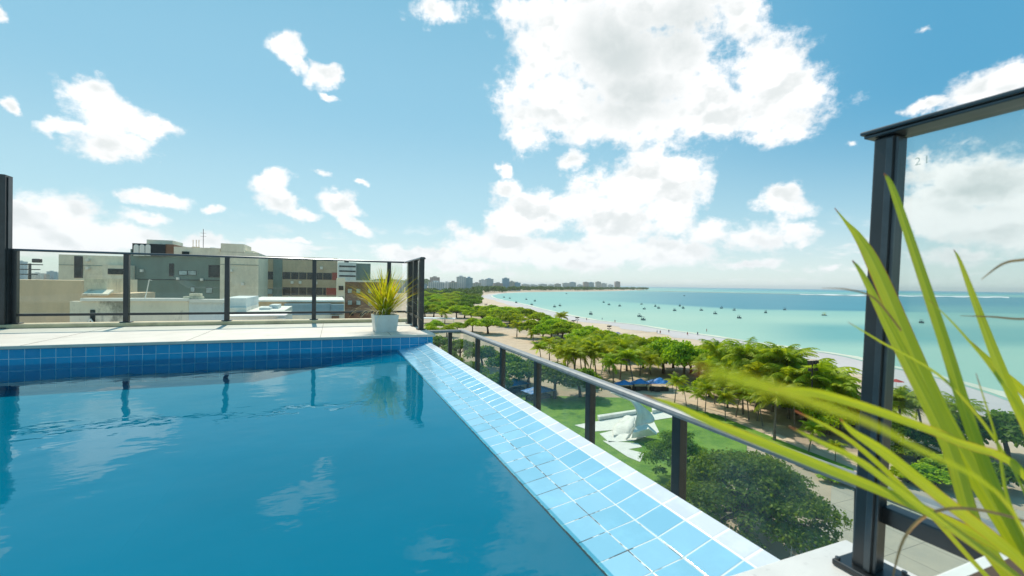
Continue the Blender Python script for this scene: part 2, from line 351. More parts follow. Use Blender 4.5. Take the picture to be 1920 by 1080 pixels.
MAT['patchy'] = facade('patchy', (.82, .73, .54), ((.30, .26, .19), .6))
MAT['weathered'] = facade('weathered', (.86, .78, .63), ((.12, .12, .10), .8))
MAT['greywall'] = facade('greywall', (.19, .27, .24), ((.15, .19, .18), .4))
MAT['charcoal'] = facade('charcoal', (.045, .05, .055), ((.1, .1, .1), .2))
MAT['band'] = facade('band', (.60, .47, .31), ((.3, .27, .2), .4), .5)
MAT['pale_blue'] = facade('pale_blue', (.74, .77, .76), ((.35, .45, .5), .4))
MAT['blue_tilewall'] = facade('blue_tilewall', (.30, .42, .50), ((.2, .3, .36), .5), .3)
MAT['brick'] = facade('brick', (.26, .15, .10), ((.12, .08, .06), .6), .35)
MAT['red'] = facade('red', (.42, .07, .05), ((.3, .1, .08), .3))
MAT['white_wall'] = facade('white_wall', (.86, .83, .76), ((.45, .44, .38), .35))
MAT['orange'] = basic('orange', (.75, .22, .04), .5)
MAT['hull'] = basic('hull', (.30, .33, .33), .5, var=.3)
MAT['hull_white'] = basic('hull_white', (.7, .7, .66), .4)
MAT['canopy_dark'] = basic('canopy_dark', (.09, .14, .16), .6)
MAT['canopy_yellow'] = basic('canopy_yellow', (.6, .5, .12), .6)
MAT['skin'] = basic('skin', (.30, .17, .11), .6); MAT['cloth_red'] = basic('cloth_red', (.5, .06, .05), .7); MAT['cloth_blue'] = basic('cloth_blue', (.05, .1, .3), .7)

def citymat(i, c, wc, cw, ch):
    m, n, b = newmat('city_facade'); co = n.node('ShaderNodeTexCoord').outputs['Object']
    x, y, z = n.sep(co)
    fx = n.m('FRACT', n.m('DIVIDE', n.m('ADD', x, y), cw)); fz = n.m('FRACT', n.m('DIVIDE', z, ch))
    wdw = n.m('MULTIPLY', n.m('GREATER_THAN', fx, .35), n.m('GREATER_THAN', fz, .42))
    c0 = n.mix(n.ss(n.noise(co, .05, 5), .3, .7), c, tuple(k*.8 for k in c))
    n.set(b.inputs['Base Color'], n.mix(n.m('MULTIPLY', wdw, .85), c0, wc)); b.inputs['Roughness'].default_value = .6; return m
CITY = [citymat(0, (.78, .75, .70), (.22, .28, .32), 5, 3.2), citymat(1, (.72, .66, .56), (.2, .24, .26), 6, 3.2), citymat(2, (.55, .62, .63), (.18, .28, .33), 4, 3.2),
        citymat(3, (.85, .83, .79), (.3, .35, .4), 7, 3.2), citymat(4, (.62, .50, .44), (.22, .22, .22), 5, 3.2), citymat(5, (.40, .55, .64), (.15, .27, .38), 3.5, 3.2)]

# ------------------------------------------------------------------ mesh builder
class MB:
    def __init__(s): s.v = []; s.f = []; s.uv = []; s.hasuv = False
    def quad(s, a, b, c, d, uv=None):
        i = len(s.v); s.v += [tuple(a), tuple(b), tuple(c), tuple(d)]; s.f.append((i, i+1, i+2, i+3))
        s.uv.append(uv or [(0, 0), (1, 0), (1, 1), (0, 1)])
        if uv: s.hasuv = True
    def poly(s, pts):
        i = len(s.v); s.v += [tuple(p) for p in pts]; s.f.append(tuple(range(i, i+len(pts)))); s.uv.append([(0, 0)]*len(pts))
    def box(s, x0, x1, y0, y1, z0, z1, M=None):
        P = [Vector(p) for p in ((x0, y0, z0), (x1, y0, z0), (x1, y1, z0), (x0, y1, z0), (x0, y0, z1), (x1, y0, z1), (x1, y1, z1), (x0, y1, z1))]
        if M is not None: P = [M @ p for p in P]
        i = len(s.v); s.v += [tuple(p) for p in P]
        for f in ((3, 2, 1, 0), (4, 5, 6, 7), (0, 1, 5, 4), (1, 2, 6, 5), (2, 3, 7, 6), (3, 0, 4, 7)):
            s.f.append(tuple(i+k for k in f)); s.uv.append([(0, 0)]*4)
        return s
    def tube(s, pts, rad, n=8, cap=True):
        pts = [Vector(p) for p in pts]; R = rad if hasattr(rad, '__len__') else [rad]*len(pts)
        i0 = len(s.v); up = None
        for k, p in enumerate(pts):
            t = (pts[min(k+1, len(pts)-1)] - pts[max(k-1, 0)]).normalized()
            if up is None: up = t.orthogonal().normalized()
            a = (up - t*up.dot(t)).normalized(); up = a; b = t.cross(a)
            for j in range(n): s.v.append(tuple(p + (a*math.cos(2*PI*j/n) + b*math.sin(2*PI*j/n))*R[k]))
        for k in range(len(pts)-1):
            for j in range(n):
                q = i0+k*n; s.f.append((q+j, q+(j+1) % n, q+n+(j+1) % n, q+n+j)); s.uv.append([(0, 0)]*4)
        if cap:
            s.f.append(tuple(i0+j for j in reversed(range(n)))); s.uv.append([(0, 0)]*n)
            q = i0+(len(pts)-1)*n; s.f.append(tuple(q+j for j in range(n))); s.uv.append([(0, 0)]*n)
        return s
    def prism(s, poly, z0, z1, M=None):     # poly in xy
        n = len(poly); i = len(s.v)
        P = [Vector((x, y, z0)) for x, y in poly]+[Vector((x, y, z1)) for x, y in poly]
        if M is not None: P = [M @ p for p in P]
        s.v += [tuple(p) for p in P]
        s.f.append(tuple(i+k for k in reversed(range(n)))); s.f.append(tuple(i+n+k for k in range(n))); s.uv += [[(0, 0)]*n]*2
        for k in range(n): s.f.append((i+k, i+(k+1) % n, i+n+(k+1) % n, i+n+k)); s.uv.append([(0, 0)]*4)
        return s
    def build(s, name, mat, parent=None, smooth=False, bevel=0, tint=None, loc=None):
        me = bpy.data.meshes.new(name); me.from_pydata(s.v, [], s.f)
        if s.hasuv:
            l = me.uv_layers.new(name='UVMap'); flat = [c for f in s.uv for p in f for c in p]; l.data.foreach_set('uv', flat)
        me.materials.append(MAT[mat] if isinstance(mat, str) else mat)
        if tint is not None:
            a = me.attributes.new('tint', 'FLOAT', 'FACE'); a.data.foreach_set('value', tint)
        me.update()
        if smooth: me.shade_smooth()
        o = bpy.data.objects.new(name, me); col.objects.link(o)
        if parent: o.parent = parent
        if bevel:
            bv = o.modifiers.new('bevel', 'BEVEL'); bv.width = bevel; bv.segments = 2; bv.limit_method = 'ANGLE'
        if loc is not None: o.location = loc
        return o
def tag(o, label=None, cat=None, group=None, kind=None):
    if label: o['label'] = label
    if cat: o['category'] = cat
    if group: o['group'] = group
    if kind: o['kind'] = kind
    return o
def empty(name, loc=(0, 0, 0), label=None, cat=None, group=None, rz=0):
    o = bpy.data.objects.new(name, None); col.objects.link(o); o.location = loc; o.rotation_euler = (0, 0, rz); o.empty_display_size = .2
    return tag(o, label, cat, group)
def kids(o): return list(CH.get(o.name, []))
def copy_tree(o, loc, rz=0, scale=None, label=None):
    c = o.copy(); col.objects.link(c); c.location = loc; c.rotation_euler = (0, 0, rz)
    if scale is not None: c.scale = scale
    if label: c['label'] = label
    def rec(src, dst):
        for ch in src.children:
            d = ch.copy(); col.objects.link(d); d.parent = dst; rec(ch, d)
    rec(o, c); return c
ORD = ['first', 'second', 'third', 'fourth', 'fifth', 'sixth', 'seventh', 'eighth', 'ninth', 'tenth', 'eleventh', 'twelfth', 'thirteenth', 'fourteenth', 'fifteenth', 'sixteenth', 'seventeenth', 'eighteenth', 'nineteenth', 'twentieth',
       'twenty-first', 'twenty-second', 'twenty-third', 'twenty-fourth', 'twenty-fifth', 'twenty-sixth', 'twenty-seventh', 'twenty-eighth', 'twenty-ninth', 'thirtieth', 'thirty-first', 'thirty-second', 'thirty-third', 'thirty-fourth']

# ================================================================== SETTING
def sheet(name, pts, z, mat, kind='structure', px=True):
    mb = MB(); P = [gp(x, y, z) for x, y in pts] if px else [Vector((x, y, z)) for x, y in pts]
    mb.poly(P); o = mb.build(name, mat)
    if o.data.polygons[0].normal.z < 0: o.data.flip_normals()
    return tag(o, kind=kind)
mb = MB(); S = 70000; mb.quad((-S, -S, G), (S, -S, G), (S, S, G), (-S, S, G)); tag(mb.build('ground', 'ground'), kind='structure')
# shoreline, water side first near then far round the bay to the headland tip
SHORE = [(2600, 960), (2200, 838), (1920, 762), (1850, 738), (1780, 716), (1700, 697), (1640, 684), (1602, 674), (1560, 665), (1500, 656), (1440, 648), (1390, 640), (1330, 631), (1270, 622), (1240, 618), (1187, 609), (1115, 601), (1067, 592), (1020, 581), (972, 569), (938, 562), (921, 557), (922, 553.5), (946, 550), (990, 548), (1050, 547), (1100, 546.6), (1160, 545.6), (1202, 543.6), (1212, 542.4), (1205, 541.4), (1190, 540.6)]
def smooth_line(pts, k=6):
    out = []
    n = len(pts)
    for i in range(n-1):
        p0, p1, p2, p3 = pts[max(i-1, 0)], pts[i], pts[i+1], pts[min(i+2, n-1)]
        for j in range(k):
            t = j/k
            out.append(tuple(.5*((2*b)+(-a+c)*t+(2*a-5*b+4*c-d)*t*t+(-a+3*b-3*c+d)*t**3) for a, b, c, d in zip(p0, p1, p2, p3)))
    out.append(pts[-1]); return out
shore_w = [gp(x, y, G) for x, y in SHORE]
shore_w = [Vector((x, y, 0)) for x, y in smooth_line([(p.x, p.y) for p in shore_w], 5)]
# beach: dry sand strip and wet sand strip on the land side
def offset(line, d):
    out = []
    for i, p in enumerate(line):
        t = (line[min(i+1, len(line)-1)]-line[max(i-1, 0)]); t.z = 0; t.normalize()
        out.append(p + Vector((-t.y, t.x, 0))*d*(1+.18*math.sin(i*.55)+.1*math.sin(i*1.7)))
    return out
def strip(name, A, B, z, mat):
    mb = MB()
    for i in range(len(A)-1): mb.quad((A[i].x, A[i].y, z), (A[i+1].x, A[i+1].y, z), (B[i+1].x, B[i+1].y, z), (B[i].x, B[i].y, z))
    o = mb.build(name, mat)
    if o.data.polygons[0].normal.z < 0: o.data.flip_normals()
    return tag(o, kind='structure')
nb = len(shore_w)-16
strip('beach', offset(shore_w, -3)[:nb], offset(shore_w, 52)[:nb], G+.05, 'dry_sand')
strip('wet_sand', offset(shore_w, -3)[:nb], offset(shore_w, 17)[:nb], G+.10, 'wet_sand')
# sea as one fan mesh behind the shoreline; its colour is the depth and bed of the bay
def lerp3(a, b, t): return tuple(x+(y-x)*t for x, y in zip(a, b))
def sst(x, a, b):
    t = min(1, max(0, (x-a)/(b-a))); return t*t*(3-2*t)
def to_px(p):
    v = Vector(p)-EYE; z = v.dot(CF)
    if z < 1: return (5000, 900)
    return (960+FP*v.dot(CR)/z, 540-FP*v.dot(CU)/z)
SHALLOW, MIDC, DEEP, TURQ = (.32, .50, .40), (.19, .43, .38), (.03, .21, .29), (.02, .34, .40)
def seacol(p):
    x, y = to_px(p); h = y-(538+(x-1300)*.0153)          # pixels below the horizon
    c = lerp3(SHALLOW, MIDC, sst(h, 60, 28))
    if h < 48:                                             # the deep channel inside the reef
        e = 41 if x > 1400 else 41-(1400-x)*.045
        k = sst(h, e+1.5, e-2)*sst(x, 1010, 1330)*sst(h, 8, 12)
        c = lerp3(c, DEEP, k*.85)
    k = sst(x, 1380, 1560)*sst(h, 60, 72)*sst(h, 112, 90); c = lerp3(c, (.07, .30, .31), k*.7)
    k = sst(x, 1650, 1750)*sst(h, 22, 34)*sst(h, 100, 60); c = lerp3(c, (.16, .37, .34), k*.6)
    if h < 7: c = lerp3(c, TURQ, sst(h, 8, 4)*sst(x, 1150, 1500))
    if h < 3.4: c = lerp3(c, (.03, .30, .42), sst(h, 3.4, 1.5))
    return c
def build_sea():
    base = shore_w; n = len(base)
    vs = []; fs = []; cs = []
    # cap start: extend sideways far right/behind
    fr = [0, .004, .01, .02, .035, .055, .08, .11, .15, .2, .26, .33, .41, .5, .6, .7, .8, .9, 1.0]
    # a polar grid clipped by pushing its inner ring to the shore would fold; use rays from the land point instead
    C0 = gp(905, 556, G)     # inside the bight on land
    segs = 420; az0, az1 = math.radians(8), math.radians(166)
    eye = Vector((0, 0, 0))
    rings = np.geomspace(30, 62000, 260)
    for a in range(segs+1):
        A = az0+(az1-az0)*(a/segs)
        for r in rings: vs.append((math.sin(A)*r, math.cos(A)*r, G+.15))
    nr = len(rings)
    poly = [(p.x, p.y) for p in base] + [(-2000, 60000), (60000, 90000), (90000, -40000), (200, -40000)]
    px_ = np.array([q[0] for q in poly]); py_ = np.array([q[1] for q in poly])
    V = np.array(vs)
    def inside(X, Y):
        c = np.zeros(len(X), bool); j = len(px_)-1
        for i in range(len(px_)):
            cond = ((py_[i] > Y) != (py_[j] > Y)); xx = (px_[j]-px_[i])*(Y-py_[i])/((py_[j]-py_[i])+1e-9)+px_[i]
            c ^= cond & (X < xx); j = i
        return c
    ins = inside(V[:, 0], V[:, 1])
    return V, ins, nr, segs, poly
V, ins, nr, segs, seapoly = build_sea()
mb = MB(); mb.poly([(x, y, G+.15) for x, y in seapoly])
import bmesh
bm = bmesh.new()
vv = [bm.verts.new((x, y, G+.15)) for x, y in seapoly]
es = [bm.edges.new((vv[i], vv[(i+1) % len(vv)])) for i in range(len(vv))]
bmesh.ops.triangle_fill(bm, edges=es, use_beauty=True)
# cut the sheet by world planes: through the viewpoint (azimuth) and rings, to give vertices for the depth colour
for k in range(0, 120):
    A = math.radians(4+k*.62)
    bmesh.ops.bisect_plane(bm, geom=bm.verts[:]+bm.edges[:]+bm.faces[:], plane_co=(0, 0, 0), plane_no=(math.cos(A), -math.sin(A), 0))
fw = Vector((CF.x, CF.y, 0)).normalized()
for D in np.geomspace(110, 26000, 90):
    bmesh.ops.bisect_plane(bm, geom=bm.verts[:]+bm.edges[:]+bm.faces[:], plane_co=tuple(fw*D), plane_no=tuple(fw))
me = bpy.data.meshes.new('sea'); bm.to_mesh(me); bm.free()
if me.polygons[0].normal.z < 0: me.flip_normals()
ca = me.color_attributes.new('depthcol', 'FLOAT_COLOR', 'POINT')
for i, v in enumerate(me.vertices): ca.data[i].color = (*seacol(v.co), 1)
me.materials.append(MAT['sea']); so = bpy.data.objects.new('sea', me); col.objects.link(so); tag(so, kind='structure')
# foam at the water's edge
strip('surf', offset(shore_w[:nb], -4.5), offset(shore_w[:nb], -1.0), G+.2, basic('surf', (.66, .66, .52), .6, scale=.05, var=.1))
# reef bar: low rock ridge with foam behind
def ridge(name, A, B, wA, hgt, mat):
    mb = MB(); n = 60; prev = None
    for i in range(n+1):
        t = i/n; p = A.lerp(B, t)+Vector((0, 0, 0)); d = (B-A).normalized(); q = Vector((-d.y, d.x, 0))
        wdt = wA*(.5+.8*abs(math.sin(i*1.3)*math.cos(i*.37)))*min(1, 6*t+.2, 6*(1-t)+.2)
        row = [p-q*wdt, p-q*wdt*.3+Vector((0, 0, hgt)), p+q*wdt*.4+Vector((0, 0, hgt*.8)), p+q*wdt]
        if prev:
            for k in range(3): mb.quad(prev[k], row[k], row[k+1], prev[k+1])
        prev = row
    return tag(mb.build(name, mat), kind='structure')
ridge('reef', gp(1195, 545.2, G+.1), gp(1425, 550.4, G+.1), 26, 1.6, 'reef')
ridge('reef', gp(1420, 550.2, G+.1), gp(1640, 556.5, G+.1), 9, 1.2, 'reef')
strip('reef_foam', [gp(x, 551.2+(x-1500)*.013+.5*math.sin(x*.1), G) for x in range(1500, 1900, 14)], [gp(x, 552.5+(x-1500)*.016+.7*math.sin(x*.13), G) for x in range(1500, 1900, 14)], G+.25, basic('reef_foam', (.75, .78, .76), .6))
# park
sheet('paving', [(905, 640), (900, 622), (960, 618), (1010, 636), (1100, 655), (1210, 690), (1210, 706), (1100, 690), (1010, 668), (940, 655)], G+.06, 'paving')
sheet('path', [(1180, 740), (1240, 742), (1360, 775), (1480, 822), (1600, 868), (1700, 905), (1700, 870), (1600, 812), (1480, 770), (1360, 735), (1250, 722), (1180, 722)], G+.05, 'paving')
sheet('lawn', [(960, 740), (1180, 746), (1250, 754), (1345, 778), (1400, 800), (1400, 850), (1300, 1010), (1150, 960), (1000, 800)], G+.07, 'lawn')
sheet('lawn', [(1290, 764), (1380, 792), (1480, 832), (1600, 878), (1600, 888), (1480, 842), (1380, 801), (1288, 770)], G+.09, 'lawn')
sheet('plaza', [(1330, 1500), (1500, 1075), (1556, 960), (1560, 900), (1640, 880), (1800, 930), (1990, 975), (2600, 1050), (2600, 1500)], G+.08, 'plaza')
sheet('plinth_pavement', [(1077, 797), (1190, 778), (1268, 765), (1290, 778), (1225, 788), (1236, 810), (1188, 826), (1142, 829), (1124, 813), (1152, 806), (1112, 809)], G+.12, 'white_paint')
sheet('plinth_pavement', [(1130, 826), (1196, 831), (1204, 838), (1178, 842), (1208, 850), (1200, 866), (1176, 856)], G+.12, 'white_paint')
sheet('road', [(560, 800), (830, 700), (1000, 760), (1090, 860), (1180, 1010), (1300, 1200), (700, 1400)], G+.04, basic('asphalt', (.06, .06, .062), .9, scale=.3))
# land beyond the near city, a low green rise on the skyline at the far left
def hill(name, x0, x1, ytop, Z, mat, amp=2):
    mb = MB(); n = 60; rows = []
    for i in range(n+1):
        x = x0+(x1-x0)*i/n; t = i/n
        top = pz(x, ytop+amp*math.sin(i*.5)+amp*.6*math.sin(i*1.31+1), Z)
        fwd = Vector((CF.x, CF.y, 0))*Z*.25
        rows.append(((top.x-fwd.x, top.y-fwd.y, G), tuple(top), (top.x+fwd.x, top.y+fwd.y, G)))
    for a, b in zip(rows, rows[1:]):
        mb.quad(a[0], b[0], b[1], a[1]); mb.quad(a[1], b[1], b[2], a[2])
    return tag(mb.build(name, mat, smooth=True), kind='structure')
hill('hill', -700, 480, 515, 2600, MAT['leaf_far'], 2.5)
hill('hill', 420, 800, 524, 3200, MAT['leaf_far'], 1)

# ================================================================== POOL
WZ = -.17; YF = 5.19; XI = .70; XO = 1.065; YN = .70
mb = MB(); mb.quad((-7, -.9, WZ), (XI+.02, -.9, WZ), (XI+.02, YF+.01, WZ), (-7, YF+.01, WZ)); tag(mb.build('pool_water', 'pool_water'), kind='structure')
pool = empty('swimming_pool', (0, 0, WZ), 'rooftop pool lined with blue tiles, its right side a sloping overflow edge', 'swimming pool')
def uvquad(mb, a, b, c, d, u0, u1, v0, v1): mb.quad(a, b, c, d, [(u0, v0), (u1, v0), (u1, v1), (u0, v1)])
T = .104
ZF = -.38
mb = MB(); ztop = -.012
uvquad(mb, (-7, YF, ZF), (XO, YF, ZF), (XO, YF, ztop), (-7, YF, ztop), -7, XO, ZF-ztop, 0.0)
mb.build('tiled_wall', 'tile_wall', pool, loc=(0, 0, -WZ))
mb = MB(); mb.quad((-7, -1.4, ZF), (-.7, -1.4, ZF), (-.7, YF, ZF), (-7, YF, ZF)); mb.quad((-.7, -1.4, ZF), (XI-.011, -1.4, WZ-.010), (XI-.011, YF, WZ-.010), (-.7, YF, ZF)); mb.build('floor', 'pool_floor', pool, loc=(0, 0, -WZ))
# overflow edge: two wet rows, one dry row, a paler rim row
s0 = (XI-.012, WZ-.002); s1 = (XI+.195, WZ+.030); s2 = (XI+.30, WZ+.062); s3 = (XO, WZ+.078)
def row(name, a, b, mat, v0, v1, y0=YN-.02):
    mb = MB(); uvquad(mb, (a[0], y0, a[1]), (b[0], y0, b[1]), (b[0], YF, b[1]), (a[0], YF, a[1]), 0, 0, 0, 0)
    mb.uv[-1] = [(y0, v0), (y0, v1), (YF, v1), (YF, v0)]; mb.hasuv = True
    return mb.build(name, mat, pool, loc=(0, 0, -WZ))
row('overflow_tiles', s0, s1, 'tile_wet', 0.0, .208)
row('overflow_tiles', s1, s2, 'tile_edge', 0.0, .104)
row('rim_tiles', s2, s3, 'tile_rim', .0625-.01, .1495-.01)
mb = MB(); mb.box(XI+.0, XO-.003, YN-.02, YF-.002, -1.4, WZ-.012); mb.build('overflow_wall', 'tile_wall', pool, loc=(0, 0, -WZ))
mb = MB(); uvquad(mb, (XO, YN-.02, -1.6), (XO, YF, -1.6), (XO, YF, s3[1]), (XO, YN-.02, s3[1]), YN, YF, 0, 1.5); mb.build('outer_tiles', 'tile_edge', pool, loc=(0, 0, -WZ))
# far deck: coping slab on the tiled wall, kerb under the railing
mb = MB(); mb.box(-9, 1.13, YF-.015, 6.82, -.03, 0); mb.box(-9, 1.13, 6.82, 7.2, -.03, 0.0)
deck = mb.build('pool_deck', 'coping', bevel=.004); tag(deck, kind='structure')
mb = MB(); mb.box(-9, 1.13, 6.90, 7.16, 0.002, .045); kerb = mb.build('kerb', 'kerb', bevel=.006); tag(kerb, kind='structure')
# seams across the coping
mb = MB()
for x in (-6.2, -5.0, -3.7, -2.52, -1.32, -.12, .62): mb.box(x, x+.004, YF-.012, 6.89, .0, .0015)
tag(mb.build('deck_joint', basic('joint', (.22, .19, .15), .8)), kind='structure')
# wall block under the far deck (tiled corner seen beside the overflow edge)
bl = empty('parapet_wall', (0, 6.2, -3), 'blue tiled parapet block carrying the far pool deck beside the overflow edge', 'wall')
mb = MB(); uvquad(mb, (1.10, YF, -3), (1.10, 7.2, -3), (1.10, 7.2, -.031), (1.10, YF, -.031), YF, 7.2, -3, -.031)
uvquad(mb, (XO+.002, YF, -3), (1.10, YF, -3), (1.10, YF, -.031), (XO+.002, YF, -.031), XO, 1.10, -3, -.031)
mb.build('tile_face', 'tile_wall', bl, loc=(0, -6.2, 3))
mb = MB(); mb.box(-9, 1.095, 5.3, 7.19, -3, -.032); mb.build('core', 'concrete', bl, loc=(0, -6.2, 3))
# near deck where the photographer stands
mb = MB(); mb.box(-9, XI-.02, -9, -.9, -.05, 0); mb.box(XI-.02, 1.15, -9, YN-.022, -.05, 0)
tag(mb.build('near_deck', 'marble', bevel=.004), kind='structure')
hb = empty('hotel_block', (0, 0, G), 'own tower under the pool, its white ledge running below the low railing', 'building')
mb = MB(); mb.box(-9, 1.06, -12, 7.1, G, -3.01); mb.box(-9, 1.05, -12, -1.4, -3.0, -.051); mb.build('wall', 'white_wall', hb, loc=(0, 0, -G))
mb = MB(); mb.box(1.07, 1.80, -12, 6.35, -1.25, -1.1); mb.build('ledge', 'white_wall', hb, loc=(0, 0, -G))

# ================================================================== RAILINGS
def post(mb, x, y, z0, z1, w, d): mb.box(x-w/2, x+w/2, y-d/2, y+d/2, z0, z1)
YR = 7.03
R1 = empty('glass_railing', (0, YR, 0), 'glass railing with thin black posts along the far deck, cornering at the potted plant', 'railing')
o = R1; OFF = (0, -YR, 0)
px_posts = [-3.47, -2.42, -1.33, -.25, .80]
for x in px_posts+[-4.6]:
    mb = MB(); post(mb, x, YR, .045, .905, .055, .06); p = mb.build('post', 'black_metal', R1, bevel=.003, loc=OFF)
    mb = MB(); post(mb, x, YR, .0455, .056, .11, .11); mb.build('base_plate', 'black_metal', p, bevel=.002)
for (y) in (6.63, 6.18, 5.72):
    mb = MB(); post(mb, 1.055, y, .0, .905, .06, .10); p = mb.build('post', 'black_metal', R1, bevel=.003, loc=OFF)
    mb = MB(); post(mb, 1.055, y, .0, .012, .10, .14); mb.build('base_plate', 'black_metal', p, bevel=.002)
def handrail_profile(mb, A, B, wdt, th, n=10):
    """flattened oval bar from A to B"""
    A = Vector(A); B = Vector(B); t = (B-A).normalized(); s = t.cross(Vector((0, 0, 1))).normalized(); u = Vector((0, 0, 1))
    i = len(mb.v)
    prof = [(-.5, 0), (-.5, .35), (-.42, .75), (-.25, 1), (.25, 1), (.42, .75), (.5, .35), (.5, 0)]
    for P in (A, B):
        for a, b in prof: mb.v.append(tuple(P+s*a*wdt+u*b*th))
    k = len(prof)
    for j in range(k): mb.f.append((i+j, i+(j+1) % k, i+k+(j+1) % k, i+k+j)); mb.uv.append([(0, 0)]*4)
    mb.f.append(tuple(i+j for j in reversed(range(k)))); mb.f.append(tuple(i+k+j for j in range(k))); mb.uv += [[(0, 0)]*k]*2
mb = MB(); handrail_profile(mb, (-5.5, YR, .905), (1.09, YR, .905), .07, .026); handrail_profile(mb, (1.055, YR-.036, .9051), (1.055, 5.64, .9051), .075, .026)
mb.build('handrail', 'rail_metal', R1, loc=OFF)
mb = MB(); mb.box(-5.5, 1.05, YR-.02, YR+.02, .135, .165); mb.build('bottom_rail', 'black_metal', R1, loc=OFF)
mb = MB(); mb.box(1.04, 1.07, 5.72, YR-.021, .135, .165); mb.build('bottom_rail', 'black_metal', R1, loc=OFF)
xs = [-5.5, -4.6]+px_posts+[1.03]
for a, b in zip(xs, xs[1:]):
    mb = MB(); mb.quad((a+.03, YR, .165), (b-.03, YR, .165), (b-.03, YR, .903), (a+.03, YR, .903)); g_ = mb.build('glass_pane', 'glass', R1, loc=OFF)
ys = [YR-.03, 6.63, 6.18, 5.72]
for a, b in zip(ys, ys[1:]):
    mb = MB(); mb.quad((1.055, a-.05, .165), (1.055, b+.05, .165), (1.055, b+.05, .903), (1.055, a-.05, .903)); mb.build('glass_pane', 'glass', R1, loc=OFF)
# tall screen post at far left
L = onY(12, 600, YR)
tp = empty('screen_post', (-3.67, 6.98, 0), 'tall black square column at the left end of the far deck', 'post')
mb = MB(); mb.box(-.115, .168, -.07, .07, 0, 1.775); mb.build('column', 'black_metal', tp, bevel=.006)
mb = MB(); mb.box(-.14, .19, -.09, .09, 0, .014); mb.build('base_plate', 'black_metal', tp, bevel=.003)
mb = MB(); mb.box(.1685, .178, -.03, .03, .03, 1.75); mb.build('edge_strip', 'rail_metal', tp)

# lower railing beyond the overflow edge
XL = 1.70; ZL = -.078
R2 = empty('glass_railing', (XL, 0, -1.1), 'low glass railing with a broad grey handrail outside the overflow edge', 'railing')
OF2 = (-XL, 0, 1.1)
Ys = []
k0 = 1/(1275-624.1)
def ypost(x): # world Y of the post centre seen at pixel column x
    p = onX(x, 700, XL); return p.y
for y in (ypost(895), ypost(942), ypost(1008), ypost(1108), ypost(1276), ypost(1276)-.885, ypost(1276)-1.77):
    Ys.append(y)
    mb = MB(); post(mb, XL, y, -1.1, ZL, .05, .062); p = mb.build('post', 'black_metal', R2, bevel=.004, loc=OF2)
    mb = MB(); post(mb, XL, y, -1.1, -1.088, .11, .11); mb.build('base_plate', 'black_metal', p)
YC = 6.02
mb = MB(); post(mb, 1.52, YC, -1.1, ZL, .05, .05); mb.build('post', 'black_metal', R2, bevel=.004, loc=OF2)
mb = MB(); handrail_profile(mb, (XL, YC+.034, ZL), (XL, -3, ZL), .078, .034); handrail_profile(mb, (1.105, YC, ZL+.0006), (XL-.038, YC, ZL+.0006), .07, .033)
mb.build('handrail', 'rail_grey', R2, loc=OF2)
yy = [YC]+Ys
for a, b in zip(yy, yy[1:]):
    mb = MB(); mb.quad((XL, a-.033, -.98), (XL, b+.033, -.98), (XL, b+.033, ZL-.002), (XL, a-.033, ZL-.002)); mb.build('glass_pane', 'glass_low', R2, loc=OF2)
for a, b in ((1.11, 1.49), (1.55, XL-.03)):
    mb = MB(); mb.quad((a, YC, -.98), (b, YC, -.98), (b, YC, ZL-.002), (a, YC, ZL-.002)); mb.build('glass_pane', 'glass_low', R2, loc=OF2)
mb = MB(); mb.box(XL-.015, XL+.015, -3, YC, -1.0, -.98); mb.build('bottom_rail', 'black_metal', R2, loc=OF2)

# near railing at the right
R3 = empty('glass_railing', (1.07, .6, 0), 'near glass railing with one thick black post and a flat top rail', 'railing')
OF3 = (-1.07, -.6, 0)
def leanbox(x, y, z0, z1, w, d, lean):
    mb = MB(); mb.box(x-w/2, x+w/2, y-d/2, y+d/2, z0, z1)
    mb.v = [(a[0]+lean[0]*(a[2]-z0), a[1]+lean[1]*(a[2]-z0), a[2]) for a in mb.v]; return mb
LN = (.020, -.018)
p = leanbox(1.058, .580, .012, .918, .046, .038, LN).build('post', 'black_metal', R3, bevel=.004, loc=OF3)
mb = MB(); mb.box(1.015, 1.110, .528, .626, 0.001, .014); mb.build('base_plate', 'black_metal', p, bevel=.003)
for bx, by in ((1.023, .536), (1.102, .536), (1.023, .618), (1.102, .618)):
    mb = MB(); mb.prism([(bx+.005*math.cos(k*PI/3), by+.005*math.sin(k*PI/3)) for k in range(6)], .0145, .020); mb.build('bolt', 'rail_metal', p, bevel=.0008)
leanbox(1.0405, .5585, .016, .912, .006, .006, LN).build('channel_lip', 'rail_metal', p, bevel=.001)
leanbox(1.0335, .568, .016, .912, .0045, .012, LN).build('channel_lip', 'rail_metal', p, bevel=.001)
mb = MB(); mb.box(1.035, 1.118, -2.2, .600, .926, .934); mb.box(1.040, 1.113, -2.2, .595, .9185, .9255); mb.build('handrail', 'rail_metal', R3, bevel=.0025, loc=OF3)
mb = MB(); mb.box(1.064, 1.098, -2.2, .5605, .115, .150); mb.build('bottom_rail', 'black_metal', R3, bevel=.003, loc=OF3)
mb = MB(); mb.quad((1.082, .562, .152), (1.082, -2.2, .152), (1.082, -2.2, .917), (1.082, .562, .917)); gpn = mb.build('glass_pane', 'glass_near', R3, loc=OF3)
